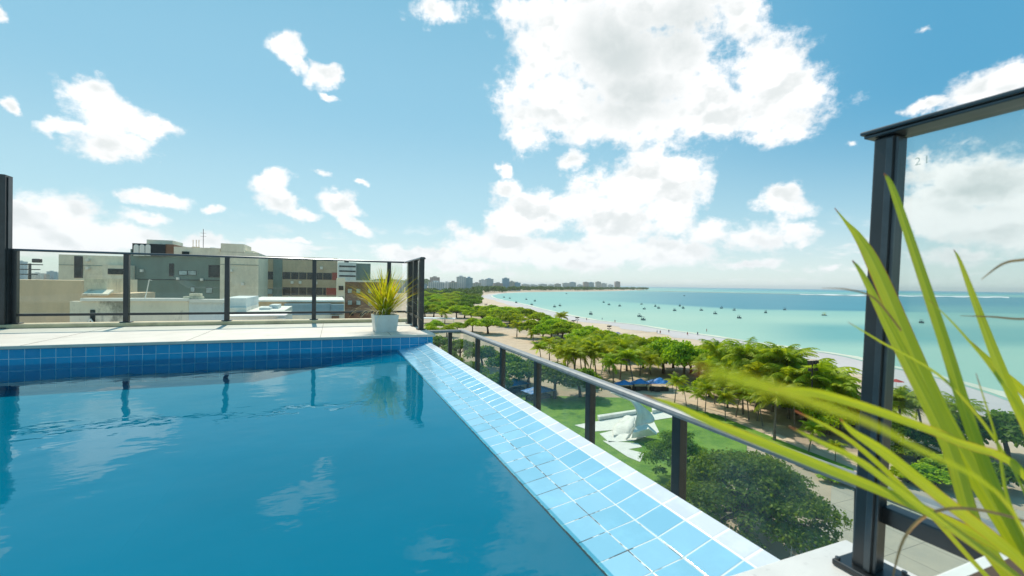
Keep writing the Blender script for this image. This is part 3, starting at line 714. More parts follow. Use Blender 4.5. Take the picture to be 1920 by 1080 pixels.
# faint marks on the pane
fc = bpy.data.curves.new('marking', 'FONT'); fc.body = '21'; fc.size = .022; fc.space_character = 1.3
fo = bpy.data.objects.new('marking', fc); col.objects.link(fo)
dg = bpy.context.evaluated_depsgraph_get(); mt = bpy.data.meshes.new_from_object(fo.evaluated_get(dg)); bpy.data.objects.remove(fo)
mt.materials.clear(); mt.materials.append(glass('faint_ink', (.45, .55, .55), .3, .0)); mo = bpy.data.objects.new('marking', mt); col.objects.link(mo); mo.parent = gpn
mp = onX(1716, 311, 1.083); mo.location = (1.080, mp.y, mp.z); mo.rotation_euler = (PI/2, 0, -PI/2)

# ================================================================== PLANTS
def blades(mb, tint, base, n, L0, L1, wid, spread, droop, seed, segs=6, amin=0, amax=2*PI, tip=0.05):
    r = random.Random(seed)
    for _ in range(n):
        a = r.uniform(amin, amax); lean = r.uniform(*spread); L_ = r.uniform(L0, L1); wd = wid*r.uniform(.7, 1.2); dr = r.uniform(*droop); tn = r.random()
        p = Vector(base)+Vector((r.gauss(0, .03), r.gauss(0, .03), 0)); h = Vector((math.cos(a), math.sin(a), 0)); sd_ = Vector((-h.y, h.x, 0))
        th = PI/2-lean; prev = None
        for k in range(segs+1):
            t = k/segs; ww = wd*(1-t**2.2)*(.55+.9*min(t*3, 1)*.5)+.0006
            row = (p-sd_*ww/2, p+sd_*ww/2)
            if prev: mb.quad(prev[0], prev[1], row[1], row[0]); tint.append(min(1, max(0, tn*.8+t*.25)))
            prev = row
            p = p+(h*math.cos(th)+Vector((0, 0, 1))*math.sin(th))*L_/segs; th -= dr/segs*(.5+t)
pc = gp(722, 617, .0); pc = Vector((.60, 5.66, 0))
pl = empty('potted_plant', pc, 'spiky yellow-green grass plant in a square white pot at the corner of the far deck', 'potted plant', rz=.06)
mb = MB(); b0, b1, hh = .122, .145, .205
mb.box(-b1, b1, -b1, b1, 0, hh)
mb.v = [(x*(b0+(b1-b0)*z/hh)/b1, y*(b0+(b1-b0)*z/hh)/b1, z) for x, y, z in mb.v]
mb.f = [f for i, f in enumerate(mb.f) if i != 1]; mb.uv = mb.uv[:len(mb.f)]
pot = mb.build('pot', 'white_pot', pl); so_ = pot.modifiers.new('thick', 'SOLIDIFY'); so_.thickness = .014
mb = MB(); mb.quad((-.12, -.12, .18), (.12, -.12, .18), (.12, .12, .18), (-.12, .12, .18)); mb.build('soil', 'soil', pot)
mb = MB(); tn = []
blades(mb, tn, (0, 0, .18), 230, .42, .70, .015, (.02, .85), (.3, 1.0), 3)
mb.build('leaves', 'blade', pl, tint=tn)
mb = MB(); tn = []
blades(mb, tn, (0, 0, .18), 44, .4, .72, .007, (.6, 1.2), (1.0, 2.4), 5, 9)
mb.build('dry_leaves', 'dry_blade', pl, tint=tn)

# near plant: pot stands just outside the frame, long leaves reach in
np_base = Vector((.86, .20, 0))
npo = empty('potted_plant', np_base, 'large strap-leaved green plant in the near right corner, close to the lens', 'potted plant')
mb = MB(); mb.box(-.15, .15, -.15, .15, .001, .2); mb.v = [(x*(.8+.2*z/.2), y*(.8+.2*z/.2), z) for x, y, z in mb.v]; mb.build('pot', 'white_pot', npo, bevel=.004)
mb = MB(); mb.quad((-.13, -.13, .2015), (.13, -.13, .2015), (.13, .13, .2015), (-.13, .13, .2015)); mb.build('soil', 'soil', npo)
LW = .60
def strap(pts, wid, mat='plant_leaf', fold=.12, up=None, n=26):
    """pts: (px, py, depth, relative width) control points from root to tip"""
    P = [(*pz(x, y, Z), wr) for x, y, Z, wr in pts]
    P = smooth_line(P, max(3, n//(len(P)-1)))
    mb = MB(); prev = None; m_ = len(P)
    for k, q in enumerate(P):
        c = Vector(q[:3]); t = Vector(P[min(k+1, m_-1)][:3])-Vector(P[max(k-1, 0)][:3]); t.normalize()
        view = (c-EYE).normalized(); s_ = t.cross(view).normalized()
        if up is not None: s_ = (s_+view*up).normalized()
        nn = s_.cross(t).normalized(); ww = wid*LW*max(q[3], .02)
        row = (c-s_*ww/2, c+nn*ww*fold, c+s_*ww/2)
        if prev:
            t0, t1 = (k-1)/(m_-1), k/(m_-1)
            mb.quad(prev[0], prev[1], row[1], row[0], [(0, t0), (.5, t0), (.5, t1), (0, t1)])
            mb.quad(prev[1], prev[2], row[2], row[1], [(.5, t0), (1, t0), (1, t1), (.5, t1)])
        prev = row
    o = mb.build('leaf', mat, npo, smooth=True, loc=-np_base)
    return o
strap([(2010, 1200, .55, .5), (1900, 1010, .56, 1), (1760, 770, .58, 1.05), (1650, 520, .60, .9), (1613, 450, .61, .55), (1585, 415, .615, .18), (1565, 390, .62, .05)], .034, up=.25)
strap([(2000, 1190, .53, .5), (1850, 880, .54, 1), (1770, 640, .55, .9), (1700, 430, .56, .7), (1672, 350, .565, .5), (1658, 325, .57, .12)], .022, up=.3)
strap([(2060, 1180, .56, .5), (1960, 880, .57, 1), (1880, 700, .57, .9), (1830, 570, .58, .6), (1800, 490, .585, .3), (1788, 468, .59, .05)], .021, up=-.3)
strap([(1990, 1200, .52, .5), (1840, 1010, .53, 1), (1780, 840, .54, 1), (1680, 640, .56, .8), (1620, 520, .57, .4), (1598, 488, .58, .08)], .026, up=.2)
strap([(2040, 1180, .50, .6), (1930, 1060, .49, 1), (1720, 950, .48, 1), (1480, 850, .46, .95), (1330, 790, .43, .7), (1270, 762, .42, .45), (1205, 740, .41, .06)], .018, up=.15)
strap([(2060, 1180, .48, .5), (1930, 900, .46, 1), (1800, 830, .44, 1), (1700, 790, .42, 1), (1600, 756, .39, 1), (1520, 735, .35, .8), (1440, 730, .3, .4)], .013, up=.15)
strap([(2050, 1190, .47, .5), (1900, 1040, .46, 1), (1760, 930, .45, 1), (1660, 850, .44, .9), (1600, 810, .43, .5), (1575, 785, .42, .1)], .019, up=.2)
strap([(2040, 1190, .45, .5), (1880, 1060, .44, .9), (1740, 960, .43, 1), (1620, 870, .41, .8), (1540, 830, .39, .5), (1480, 800, .38, .1)], .013, up=-.1)
strap([(2000, 1210, .50, .5), (1860, 1090, .50, .8), (1740, 960, .50, .9), (1600, 830, .50, .9), (1490, 770, .5, .3)], .010, up=.3)
# close to the lens, strongly out of focus
strap([(1990, 1180, .40, .5), (1900, 960, .28, .8), (1700, 830, .17, .9), (1540, 760, .115, 1), (1400, 715, .088, 1), (1300, 690, .078, .4)], .0036, up=.2)
strap([(2060, 1190, .5, .5), (1980, 900, .5, .8), (1880, 720, .5, .7), (1800, 620, .5, .4), (1740, 560, .5, .05)], .010, up=.6)
strap([(2090, 1180, .58, .5), (2010, 900, .6, 1), (1940, 760, .6, .8), (1870, 690, .6, .5), (1820, 640, .61, .1)], .024, up=.2)
# dry thin ones
strap([(1990, 1100, .5, .5), (1900, 880, .5, 1), (1780, 720, .5, 1), (1650, 640, .5, .8), (1590, 604, .5, .2)], .0045, 'blade' if False else 'plant_leaf')
strap([(2010, 590, .55, 1), (1920, 598, .55, 1), (1860, 594, .55, .8), (1800, 592, .55, .2)], .004, 'plant_dry')
strap([(2000, 480, .5, 1), (1920, 487, .5, 1), (1880, 495, .5, .8), (1840, 524, .5, .2)], .005, 'plant_dry')
strap([(1690, 620, .5, .8), (1640, 560, .5, .8), (1590, 543, .5, .6), (1540, 540, .5, .1)], .004, 'plant_dry')
strap([(1990, 1000, .45, .6), (1880, 965, .45, 1), (1800, 953, .45, 1), (1740, 965, .44, 1), (1695, 1010, .44, .8), (1672, 1090, .44, .4)], .0048, 'plant_dry')
strap([(2010, 1120, .5, .6), (1900, 960, .5, 1), (1870, 830, .5, .8), (1830, 700, .5, .2)], .005)

# ---------------------------------------------------------------- trees
def leafcloud(rs, centers, radii, flat, n, size, upbias=.3):
    """leaf-sized faces spread through the outer shells of lobes"""
    C = np.array(centers); Rr = np.array(radii)
    pw = Rr**2; idx = rs.choice(len(C), n, p=pw/pw.sum())
    d = rs.normal(size=(n, 3)); d /= np.linalg.norm(d, axis=1)[:, None]
    d[:, 2] = np.where(d[:, 2] < -.35, -d[:, 2]*.8, d[:, 2])
    rad = Rr[idx]*(1-.42*rs.random(n)**2.0)*(1+.12*rs.normal(size=n))
    sc_ = np.stack([rad, rad, rad*flat], 1)
    P = C[idx]+d*sc_
    nrm = d*np.array([1, 1, 1/flat])*.6+rs.normal(size=(n, 3))*.55+np.array([0, 0, upbias]); nrm /= np.linalg.norm(nrm, axis=1)[:, None]
    a = np.cross(nrm, rs.normal(size=(n, 3))); a /= np.linalg.norm(a, axis=1)[:, None]; b = np.cross(nrm, a)
    s = size*(.6+.8*rs.random(n))[:, None]
    V_ = np.stack([P-a*s*.5, P+b*s*.32+a*s*.05, P+a*s*.55, P-b*s*.32+a*s*.05], 1).reshape(-1, 3)
    clump = rs.random(len(C))[idx]
    hgt = rs.random(n)
    return V_, (.55*clump+.45*hgt)
def cloudmesh(name, V_, tint, mat, parent=None):
    n = len(V_)//4; me = bpy.data.meshes.new(name)
    me.vertices.add(n*4); me.vertices.foreach_set('co', V_.ravel().astype(np.float32))
    me.loops.add(n*4); me.loops.foreach_set('vertex_index', np.arange(n*4, dtype=np.int32))
    me.polygons.add(n); me.polygons.foreach_set('loop_start', np.arange(0, n*4, 4, dtype=np.int32)); me.polygons.foreach_set('loop_total', np.full(n, 4, dtype=np.int32))
    a = me.attributes.new('tint', 'FLOAT', 'FACE'); a.data.foreach_set('value', tint.astype(np.float32))
    me.materials.append(MAT[mat]); me.update(calc_edges=True); me.validate()
    o = bpy.data.objects.new(name, me); col.objects.link(o)
    if parent: o.parent = parent
    return o
def make_tree(name, seed, H, R, flat=.42, nl=14, n=2600, size=.5, mat='leaf_tree', trunk_h=.38, lob=(.26, .42), drop=.42):
    rs = np.random.default_rng(seed); r = random.Random(seed)
    root = empty(name, (0, 0, -500)); cs = []; rr = []
    for i in range(nl):
        a = i*2.4+r.uniform(-.3, .3); d = R*math.sqrt((i+.3)/nl)*.72
        rad = R*r.uniform(*lob); z = H*(.84-drop*(d/R)**1.5)+r.uniform(-.10, .05)*H-rad*flat*.6
        cs.append((d*math.cos(a), d*math.sin(a), z)); rr.append(rad)
    V_, t = leafcloud(rs, cs, rr, flat, n, size)
    t = np.clip(t, 0, 1); cloudmesh('crown', V_, t, mat, root)
    mb = MB(); th = H*trunk_h; lx, ly = r.uniform(-.4, .4), r.uniform(-.4, .4)
    mb.tube([(0, 0, -.2), (lx*.3, ly*.3, th*.5), (lx, ly, th)], [R*.075, R*.055, R*.045], 8)
    for c in cs[::2]:
        mid = ((lx+c[0])*.5, (ly+c[1])*.5, (th+c[2])*.5+.2)
        mb.tube([(lx, ly, th-.15), mid, c], [R*.034, R*.022, R*.008], 5, False)
    mb.build('trunk', 'trunk', root, smooth=True)
    return root
def make_palm(seed, H, L, nf=20, mat='leaf_palm'):
    r = random.Random(seed); root = empty('palm_tree', (0, 0, -500))
    lx, ly = r.uniform(-.9, .9), r.uniform(-.9, .9)
    mb = MB(); mb.tube([(0, 0, -.2), (0, 0, .3), (lx*.25, ly*.25, H*.35), (lx*.65, ly*.65, H*.7), (lx, ly, H)], [.24, .19, .14, .125, .13], 8)
    mb.build('trunk', 'palm_trunk', root, smooth=True)
    mb = MB(); tn = []; top = Vector((lx, ly, H))
    for f in range(nf):
        a = f*2.399+r.uniform(-.2, .2); e = math.radians(r.uniform(-15, 78)); LL = L*r.uniform(.8, 1.1); h = Vector((math.cos(a), math.sin(a), 0)); sd_ = Vector((-h.y, h.x, 0))
        p = top.copy(); th = e; ns = 11; pts = []; tt = r.random()
        for k in range(ns+1):
            pts.append((p.copy(), th)); p = p+(h*math.cos(th)+Vector((0, 0, 1))*math.sin(th))*LL/ns; th -= (1.35+.5*(e > .5))/ns*(.4+1.2*k/ns)
        for k in range(ns):
            q0, q1 = pts[k][0], pts[k+1][0]; t_ = pts[k][1]; wv = .03
            mb.quad(q0-sd_*wv, q0+sd_*wv, q1+sd_*wv*.8, q1-sd_*wv*.8); tn.append(.9)
            if k == 0: continue
            ll = L*.27*math.sin(PI*min(1, (k+.6)/ns)**.8)+.12
            fwd = (q1-q0).normalized(); nrm = sd_.cross(fwd)
            for s in (-1, 1):
                for j in (0, .33, .66):
                    o_ = q0.lerp(q1, j); dr = r.uniform(.25, .75)
                    tipp = o_+(sd_*s*.78+fwd*.55-Vector((0, 0, 1))*dr).normalized()*ll*r.uniform(.85, 1.1)
                    bw = fwd*.075; mb.quad(o_-bw, o_+bw, tipp+bw*.25, tipp-bw*.25); tn.append(min(1, tt*.6+r.random()*.38))
    mb.build('crown', mat, root, tint=tn)
    return root
ptree = [make_tree('almond_tree', 11, 7.5, 6, nl=24, n=6500, size=.55, flat=.6, lob=(.2, .36)), make_tree('almond_tree', 12, 8, 5.2, .7, 22, 6000, .55, lob=(.2, .38)), make_tree('almond_tree', 13, 6.5, 6.6, .5, 28, 6500, .55, lob=(.18, .34)), make_tree('almond_tree', 14, 9, 5.6, .72, 26, 6500, .56, lob=(.2, .36))]
pdark = [make_tree('shade_tree', 21, 8.5, 5, .8, 14, 3600, .6, 'leaf_dark'), make_tree('shade_tree', 22, 7, 4.6, .75, 12, 3200, .6, 'leaf_dark')]
ppalm = [make_palm(31, 6.3, 4.4, 24), make_palm(32, 7.2, 4.7, 26), make_palm(33, 3.9, 3.6, 22), make_palm(34, 5.2, 4.0, 24)]
plow = [make_tree('bush', 41, 2.4, 1.9, .7, 9, 1500, .34, 'leaf_tree', .2), make_tree('bush', 42, 2.0, 2.2, .6, 10, 1500, .34, 'leaf_dark', .2)]
used = set()
def place(protos, i, x, ybase, hpx, label, cat, group, spread=None, rz=None):
    """x, base row and height as seen; height in metres follows from the distance on the ground"""
    p = gp(x, ybase); Z = (p-EYE).dot(CF)
    o = protos[i % len(protos)]
    if not hasattr(place, 'H'): place.H = {}
    H0 = HT[o.name]; h = hpx*Z/FP; s = h/H0*1.08; sxy = s if spread is None else (spread*1.15*Z/FP)/(2*RT[o.name])
    rz = random.uniform(0, 6.28) if rz is None else rz
    scl = (sxy, sxy, s)
    if o.name not in used:
        used.add(o.name); o.location = p; o.rotation_euler = (0, 0, rz); o.scale = scl; tag(o, label, cat, group); return o
    c = copy_tree(o, p, rz, scl); tag(c, label, cat, group); return c
HT, RT = {}, {}
for o, h, r_ in zip(ptree, (7.5, 8, 6.5, 9), (6, 5.2, 6.6, 5.6)): HT[o.name] = h*.98; RT[o.name] = r_
for o, h, r_ in zip(pdark, (8.5, 7), (5, 4.6)): HT[o.name] = h; RT[o.name] = r_
for o, h in zip(ppalm, (6.3, 7.2, 3.9, 5.2)): HT[o.name] = h+1.9; RT[o.name] = 3
for o, h, r_ in zip(plow, (2.4, 2.0), (1.9, 2.2)): HT[o.name] = h; RT[o.name] = r_
def rowof(protos, items, cat, desc, place_txt, group):
    items = sorted(items, key=lambda t: t[0]); n = len(items)
    for k, it in enumerate(items):
        x, y, h = it[:3]; sp = it[3] if len(it) > 3 else None
        pos = 'leftmost' if k == 0 else ('rightmost' if k == n-1 else ORD[k]+' from the left')
        place(protos, k+int(x), x, y, h, f'{desc}, {pos} {place_txt}', cat, group, sp)
# trees round the sandy clearing
rowof(ptree, [(886, 622, 27, 34), (915, 626, 32, 60), (955, 612, 26, 58), (996, 634, 36, 46), (1017, 641, 34, 50), (1053, 642, 40, 56), (1034, 632, 34, 46)], 'tree', 'umbrella-crowned green tree', 'at the edge of the sandy clearing', 'trees round the sandy clearing')
rowof(ptree, [(948, 600, 26, 66), (921, 596, 25, 46), (897, 592, 20, 32), (871, 589, 15, 30), (884, 601, 22, 34), (991, 605, 26, 44), (1012, 613, 28, 48), (975, 599, 24, 40), (935, 606, 26, 46), (905, 604, 22, 40), (960, 606, 26, 44), (1030, 622, 30, 46), (1046, 628, 32, 48), (1066, 636, 34, 50), (1080, 642, 36, 52)], 'tree', 'rounded green tree', 'between the clearing and the beach', 'second row of park trees')
rowof(ptree, [(1091, 655, 40, 62), (1122, 662, 42, 72), (1149, 668, 42, 64), (1172, 655, 30, 50), (1106, 648, 38, 60), (1136, 660, 42, 66), (1160, 676, 46, 66), (1184, 668, 42, 60)], 'tree', 'full green tree', 'in the clump left of the blue tents', 'clump of trees left of the tents')
rowof(ptree, [(1206, 690, 58, 62), (1244, 700, 66, 84), (1282, 716, 76, 80), (1311, 716, 66, 60), (1228, 672, 42, 60), (1262, 690, 52, 60), (1218, 702, 50, 60), (1195, 674, 44, 66), (1296, 700, 56, 70), (1325, 700, 54, 70), (1340, 712, 60, 60), (1370, 715, 60, 60)], 'tree', 'tall bright green tree', 'in the grove behind the blue tents', 'grove behind the tents')
rowof(ptree, [(1553, 815, 62, 90), (1600, 800, 50, 80), (1510, 770, 46, 70)], 'tree', 'low spreading tree', 'beside the thick black post above the path', 'trees beside the path')
rowof(pdark, [(1678, 848, 66, 76), (1770, 868, 62, 90), (1830, 850, 80, 110), (1890, 860, 90, 120), (1960, 880, 100, 130), (1720, 870, 40, 70)], 'tree', 'dark glossy tree', 'seen through the near glass pane', 'trees seen through the near pane')
rowof(ptree, [(1400, 735, 46, 70), (1432, 750, 52, 76), (1470, 765, 54, 80), (1350, 730, 44, 60), (1510, 790, 50, 70), (1585, 790, 60, 90), (1330, 745, 40, 60), (1415, 712, 40, 74), (1455, 722, 42, 80), (1495, 736, 44, 80), (1380, 706, 40, 70), (1535, 752, 46, 84)], 'tree', 'yellow-green park tree', 'among the palms behind the verge', 'trees among the palms')
# palms
rowof(ppalm, [(969, 632, 30), (834, 606, 26), (1052, 618, 30), (1000, 642, 22)], 'palm tree', 'slim palm', 'standing around the sandy clearing', 'palms around the clearing')
rowof(ppalm, [(1016, 690, 44), (1045, 700, 50), (1077, 702, 58), (1090, 695, 56), (1030, 680, 44), (1060, 690, 50), (1098, 706, 60), (1078, 718, 60), (1103, 715, 62), (1118, 712, 66), (1142, 700, 50), (1163, 712, 70), (1188, 728, 66), (1063, 715, 60), (1200, 705, 50), (1130, 690, 56), (1175, 696, 60), (1150, 726, 56), (1215, 722, 54)], 'palm tree', 'feathery coconut palm', 'in the cluster left of the tents', 'palm cluster left of the tents')
rowof(ppalm, [(1265, 755, 46), (1287, 762, 34), (1307, 770, 38), (1322, 775, 52), (1360, 790, 50), (1404, 788, 66), (1452, 826, 98), (1516, 849, 52), (1566, 866, 36), (1430, 800, 60)], 'palm tree', 'young palm', 'on the grass verge above the handrail', 'young palms on the verge')
rowof(ppalm, [(1327, 740, 62), (1347, 728, 80), (1384, 748, 96), (1364, 765, 66), (1418, 770, 88), (1449, 772, 108), (1478, 785, 92), (1493, 778, 112), (1529, 790, 108), (1556, 800, 96), (1393, 778, 66), (1340, 758, 52), (1405, 752, 84), (1470, 760, 84), (1434, 742, 84), (1510, 772, 96), (1540, 784, 92), (1576, 806, 86), (1420, 790, 70), (1380, 782, 56), (1490, 806, 70)], 'palm tree', 'tall coconut palm', 'in the grove between path and beach', 'palm grove beside the beach')
rowof(ppalm, [(1695, 846, 105), (1738, 858, 108), (1650, 820, 80), (1790, 850, 90)], 'palm tree', 'coconut palm', 'seen through the near glass pane', 'palms seen through the near pane')
# trees seen through the low glass
rowof(pdark, [(822, 668, 40, 60), (862, 680, 46, 60), (905, 690, 46, 66), (836, 700, 46, 60), (950, 716, 56, 80), (990, 730, 60, 80), (1040, 748, 70, 90), (1088, 745, 60, 80), (880, 720, 46, 70), (920, 745, 50, 70)], 'tree', 'leafy dark green tree', 'seen through the low glass panes', 'trees seen through the low glass')
rowof(plow, [(1310+i*26, 786+i*11.5, 12+i*.5, 34) for i in range(11)], 'bush', 'low green bush', 'in the hedge above the handrail', 'hedge bushes on the verge')
rowof(plow, [(1700, 905, 30, 60), (1745, 912, 40, 80), (1790, 905, 50, 90), (1850, 915, 50, 100)], 'bush', 'rounded shrub', 'bordering the plaza behind the near pane', 'shrubs bordering the plaza')
rowof(plow, [(1560, 905, 18, 46), (1608, 912, 22, 50), (1655, 920, 20, 50)], 'bush', 'small shrub', 'at the plaza corner beside the near post', 'shrubs at the plaza corner')
# the wood on the left between the far blocks and the clearing
rr = random.Random(4); items = []
for yb in (556, 560, 565, 571, 578, 586, 595):
    for x in range(800, 900 - int((yb-556)*.6), 17):
        items.append((x+rr.uniform(-6, 6), yb+rr.uniform(-1.5, 1.5), 9+(yb-550)*.34, 24+(yb-550)*.35))
for k, it in enumerate(items):
    r_i = k; place(ptree+pdark, k, it[0], it[1], it[2], 'round-headed tree in the dense wood between the far city and the clearing', 'tree', 'trees in the dense wood at the left', it[3])
rowof(ptree, [(806, 640, 30, 40), (838, 632, 22, 36), (858, 622, 18, 40), (815, 622, 22, 36)], 'tree', 'bushy tree', 'just right of the corner of the far railing', 'trees right of the railing corner')
# big tree under the low railing
bt = make_tree('shade_tree', 51, 9.5, 9.6, .55, 60, 30000, .30, 'leaf_dark', .3, (.11, .21), .85); pb = gp(1400, 1010); bt.location = pb; tag(bt, 'huge spreading shade tree below the low glass railing', 'tree')
bt2 = make_tree('shade_tree', 52, 7.5, 5.0, .6, 26, 9000, .27, 'leaf_dark', .3, (.16, .28), .75); bt2.location = gp(1270, 900); tag(bt2, 'broad tree between the white monument and the huge shade tree', 'tree')

# far coast woods: one mass
def farwood(x0, x1, y0, y1, n, size, rad):
    rs = np.random.default_rng(int(x0)); Cs = []; Rs = []
    for i in range(n):
        x = rs.uniform(x0, x1); t = rs.random(); yy_ = y0(x)+(y1(x)-y0(x))*t; p = gp(x, yy_); r = rad*rs.uniform(.6, 1.3)
        Cs.append((p.x, p.y, G+r*.9)); Rs.append(r)
    return leafcloud(rs, Cs, Rs, .8, n*70, size, .3)
A1 = farwood(880, 1215, lambda x: 541.0+(x-880)*.0035, lambda x: (549.5 if x < 950 else 547.0)-(max(0, x-950))*.011, 520, 5.0, 8.5)
A2 = farwood(780, 900, lambda x: 545., lambda x: 557, 330, 3.0, 6)
Vf = np.concatenate([A1[0], A2[0]]); tf = np.concatenate([A1[1], A2[1]])
o = cloudmesh('coastal_wood', Vf, tf, 'leaf_far'); tag(o, 'unbroken green wood along the far side of the bay', 'wood', kind='stuff')

# ================================================================== FAR CITY
def cityblock(x0, x1, ytop, ybase, mi, extra=None, label='', depth=18):
    xm = (x0+x1)/2; p = gp(xm, ybase); Z = (p-EYE).dot(CF); wdt = (x1-x0)*Z/FP; top = pz(xm, ytop, Z); h = top.z-G
    rz = -math.atan2(p.x, p.y)*.0 - YAW*.6
    root = empty('apartment_block', (p.x, p.y, G), label, 'building', 'blocks of the city across the bay', rz)
    mb = MB(); mb.box(-wdt/2, wdt/2, 0, depth, 0, h)
    for k in range(int(h//3.2)): mb.box(-wdt/2+.6, wdt/2-.6, -1.0, -.01, 3.2*k+.15, 3.2*k+1.1)
    mb.build('wall', CITY[mi], root)
    mb = MB(); mb.box(-wdt*.22, wdt*.18, depth*.3, depth*.6, h+.01, h+3.5); mb.box(-wdt/2-.3, wdt/2+.3, -1.3, -.02, h-.6, h+.3)
    mb.build('roof', CITY[(mi+3) % 6], root)
cd = [(803, 832, 529, 549, 0), (806, 824, 520, 546, 4), (831, 845, 530, 548, 3), (842, 857, 529, 549, 1), (856, 873, 519, 548, 0), (873, 886, 521, 548, 2), (886, 902, 531, 546, 1), (898, 912, 525, 544, 3), (910, 925, 523, 543.6, 2),
      (925, 943, 531, 545, 4), (942, 955, 522, 545, 5), (955, 965, 528, 545, 1), (963, 976, 530, 545, 5), (978, 992, 533, 543.5, 0), (992, 1008, 534, 543.2, 3), (1010, 1026, 533, 543, 0), (1028, 1040, 534, 543, 3),
      (1040, 1052, 532.5, 543, 1), (1055, 1068, 531, 543, 0), (1068, 1080, 529.5, 542.6, 2), (1094, 1104, 529, 542.4, 4), (1104, 1114, 529.5, 542.4, 2), (1117, 1127, 528.5, 542.3, 1), (1127, 1138, 531.5, 542.3, 0), (1153, 1163, 528, 542.2, 4), (1140, 1150, 534, 542.3, 3), (1082, 1093, 534, 542.5, 3),
      (760, 775, 524, 549, 1), (738, 757, 528, 549, 3), (779, 800, 532, 550, 2)]
toneword = ['pale grey', 'beige', 'grey-green', 'white', 'brownish', 'blue-glazed']
cd.sort(key=lambda t: t[0])
for k, (a, b, t, y, mi) in enumerate(cd):
    cityblock(a, b, t, y, mi, label=f'{toneword[mi]} city block across the bay, {ORD[k]} from the left on that skyline')
# far left skyline
for k, (a, b, t, mi) in enumerate([(28, 43, 490, 5), (60, 74, 512, 0), (88, 100, 509, 5), (100, 112, 512, 3), (46, 58, 514, 1), (76, 86, 514, 4), (112, 124, 511, 2)]):
    cityblock(a, b, t, 530, mi, label=f'{toneword[mi]} distant block above the tan wall, '+['the tallest and leftmost', 'third from the left', 'fifth from the left', 'sixth from the left', 'second from the left', 'fourth from the left', 'rightmost'][k])
# ================================================================== NEAR CITY behind the far railing
def fac(root, Y, x0, x1, y0, y1, mat, name='wall', d=6.0, zbot=None, proud=0.0):
    """block whose front face stands on the plane Y, between the sight lines x0..x1, y0 (top) .. y1"""
    a = onY(x0, y0, Y-proud); b = onY(x1, y0, Y-proud); xa, xb = a.x, b.x
    zt = (a.z+b.z)/2; zb = onY((x0+x1)/2, y1, Y-proud).z if zbot is None else zbot
    mb = MB(); mb.box(xa, xb, Y-proud, Y-proud+d, zb, zt); return mb.build(name, mat, root, loc=(-root.location.x, -root.location.y, -root.location.z))
def bld(name, Y, label, cat='building'): 
    return empty(name, (0, Y, G), label, cat)
Y1 = 62
b = bld('cream_block', Y1, 'large cream building with a charcoal rooftop cabin, standing behind the weathered wall')
fac(b, Y1, 110, 245, 479, 600, 'cream', zbot=G, d=14)
fac(b, Y1, 244.6, 413, 470, 600, 'greywall', zbot=G, d=14)
fac(b, Y1-.6, 413, 485, 473, 600, 'cream', 'stair_tower', zbot=G, d=12)
fac(b, Y1-.6, 414, 458, 457, 473, 'cream', 'stair_tower', d=5)
fac(b, Y1-.4, 326, 413, 464, 479, 'cream', 'parapet', d=10)
fac(b, Y1+.2, 455, 475, 470, 474, 'cream', 'parapet', d=4)
fac(b, Y1-.3, 248, 310, 457, 480, 'charcoal', 'rooftop_cabin', d=4)
fac(b, Y1-.2, 310, 326, 458, 480, 'brick', 'rooftop_cabin', d=4)
fac(b, Y1+4, 275, 324, 450, 460, 'cream', 'rooftop_cabin', d=4)
for xa in (251, 262, 273):
    A = onY(xa, 462, Y1-.34); B = onY(xa+9.5, 480, Y1-.34); wdt = B.x-A.x; mb = MB()
    pts = [(A.x, B.z), (B.x, B.z), (B.x, A.z)]+[(A.x+wdt/2+wdt/2*math.cos(t), A.z+wdt/2*math.sin(t)) for t in np.linspace(.2, PI-.2, 8)]+[(A.x, A.z)]
    mb.prism([(p[0], p[1]) for p in pts], 0, .12, Matrix.Translation((0, Y1-.31, 0)) @ Matrix.Rotation(PI/2, 4, 'X'))
    mb.build('arched_window', 'white_paint', b, loc=(0, -Y1, -G))
def win(b, Y, x0, x1, y0, y1, mat='window_dark', proud=.06):
    w_ = fac(b, Y, x0, x1, y0, y1, 'window_frame' if 'window_frame' in MAT else 'charcoal', 'window', d=.05, proud=proud)
    dx = (x1-x0)*.04; dy = (y1-y0)*.07
    a = onY(x0+dx, y0+dy, Y-proud-.02); c = onY(x1-dx, y1-dy, Y-proud-.02); mb = MB(); mb.box(a.x, c.x, Y-proud-.02, Y-proud-.003, c.z, a.z)
    mb.build('pane', mat, w_)
    return w_
win(b, Y1, 139, 155, 480, 521); win(b, Y1-.6, 341, 355, 471.5, 477, 'window_dark', .08)
win(b, Y1, 317, 326, 494, 518); win(b, Y1, 335, 351, 507, 516, 'window_pale'); win(b, Y1, 352, 368, 507, 516, 'window_pale'); win(b, Y1, 391, 412, 497, 520)
win(b, Y1, 357, 365, 538, 548, 'window_pale'); win(b, Y1, 386, 398, 539, 550, 'window_pale')
fac(b, Y1-1.2, 192, 245, 497, 523, 'cream', 'bay', d=1.1); win(b, Y1-1.2, 202, 244, 504, 514.5)
fac(b, Y1-1.2, 198, 245, 530, 536, 'cream', 'bay', d=1.1); win(b, Y1-.2, 201, 245, 536.5, 548)
rc = random.Random(9)
def clutter(b, Y, spots, name='air_conditioner', mat='white_paint'):
    for (x, y, w_, h_) in spots:
        f_ = fac(b, Y, x, x+w_, y, y+h_, mat, name, d=.4, proud=.45)
clutter(b, Y1, [(160, 500, 5, 5), (160, 485, 5, 5), (215, 524.5, 5, 4), (330, 520, 5, 4.5), (375, 522, 5, 4.5), (262, 505, 5, 5)])
clutter(b, Y1-.6, [(430, 505, 5, 5), (452, 530, 5, 5)])
fac(b, Y1-.62, 413, 485, 496, 497, 'greywall', 'string_course', d=.1, proud=.03); fac(b, Y1, 110, 245, 497.5, 498.3, 'greywall', 'string_course', d=.1, proud=.05)
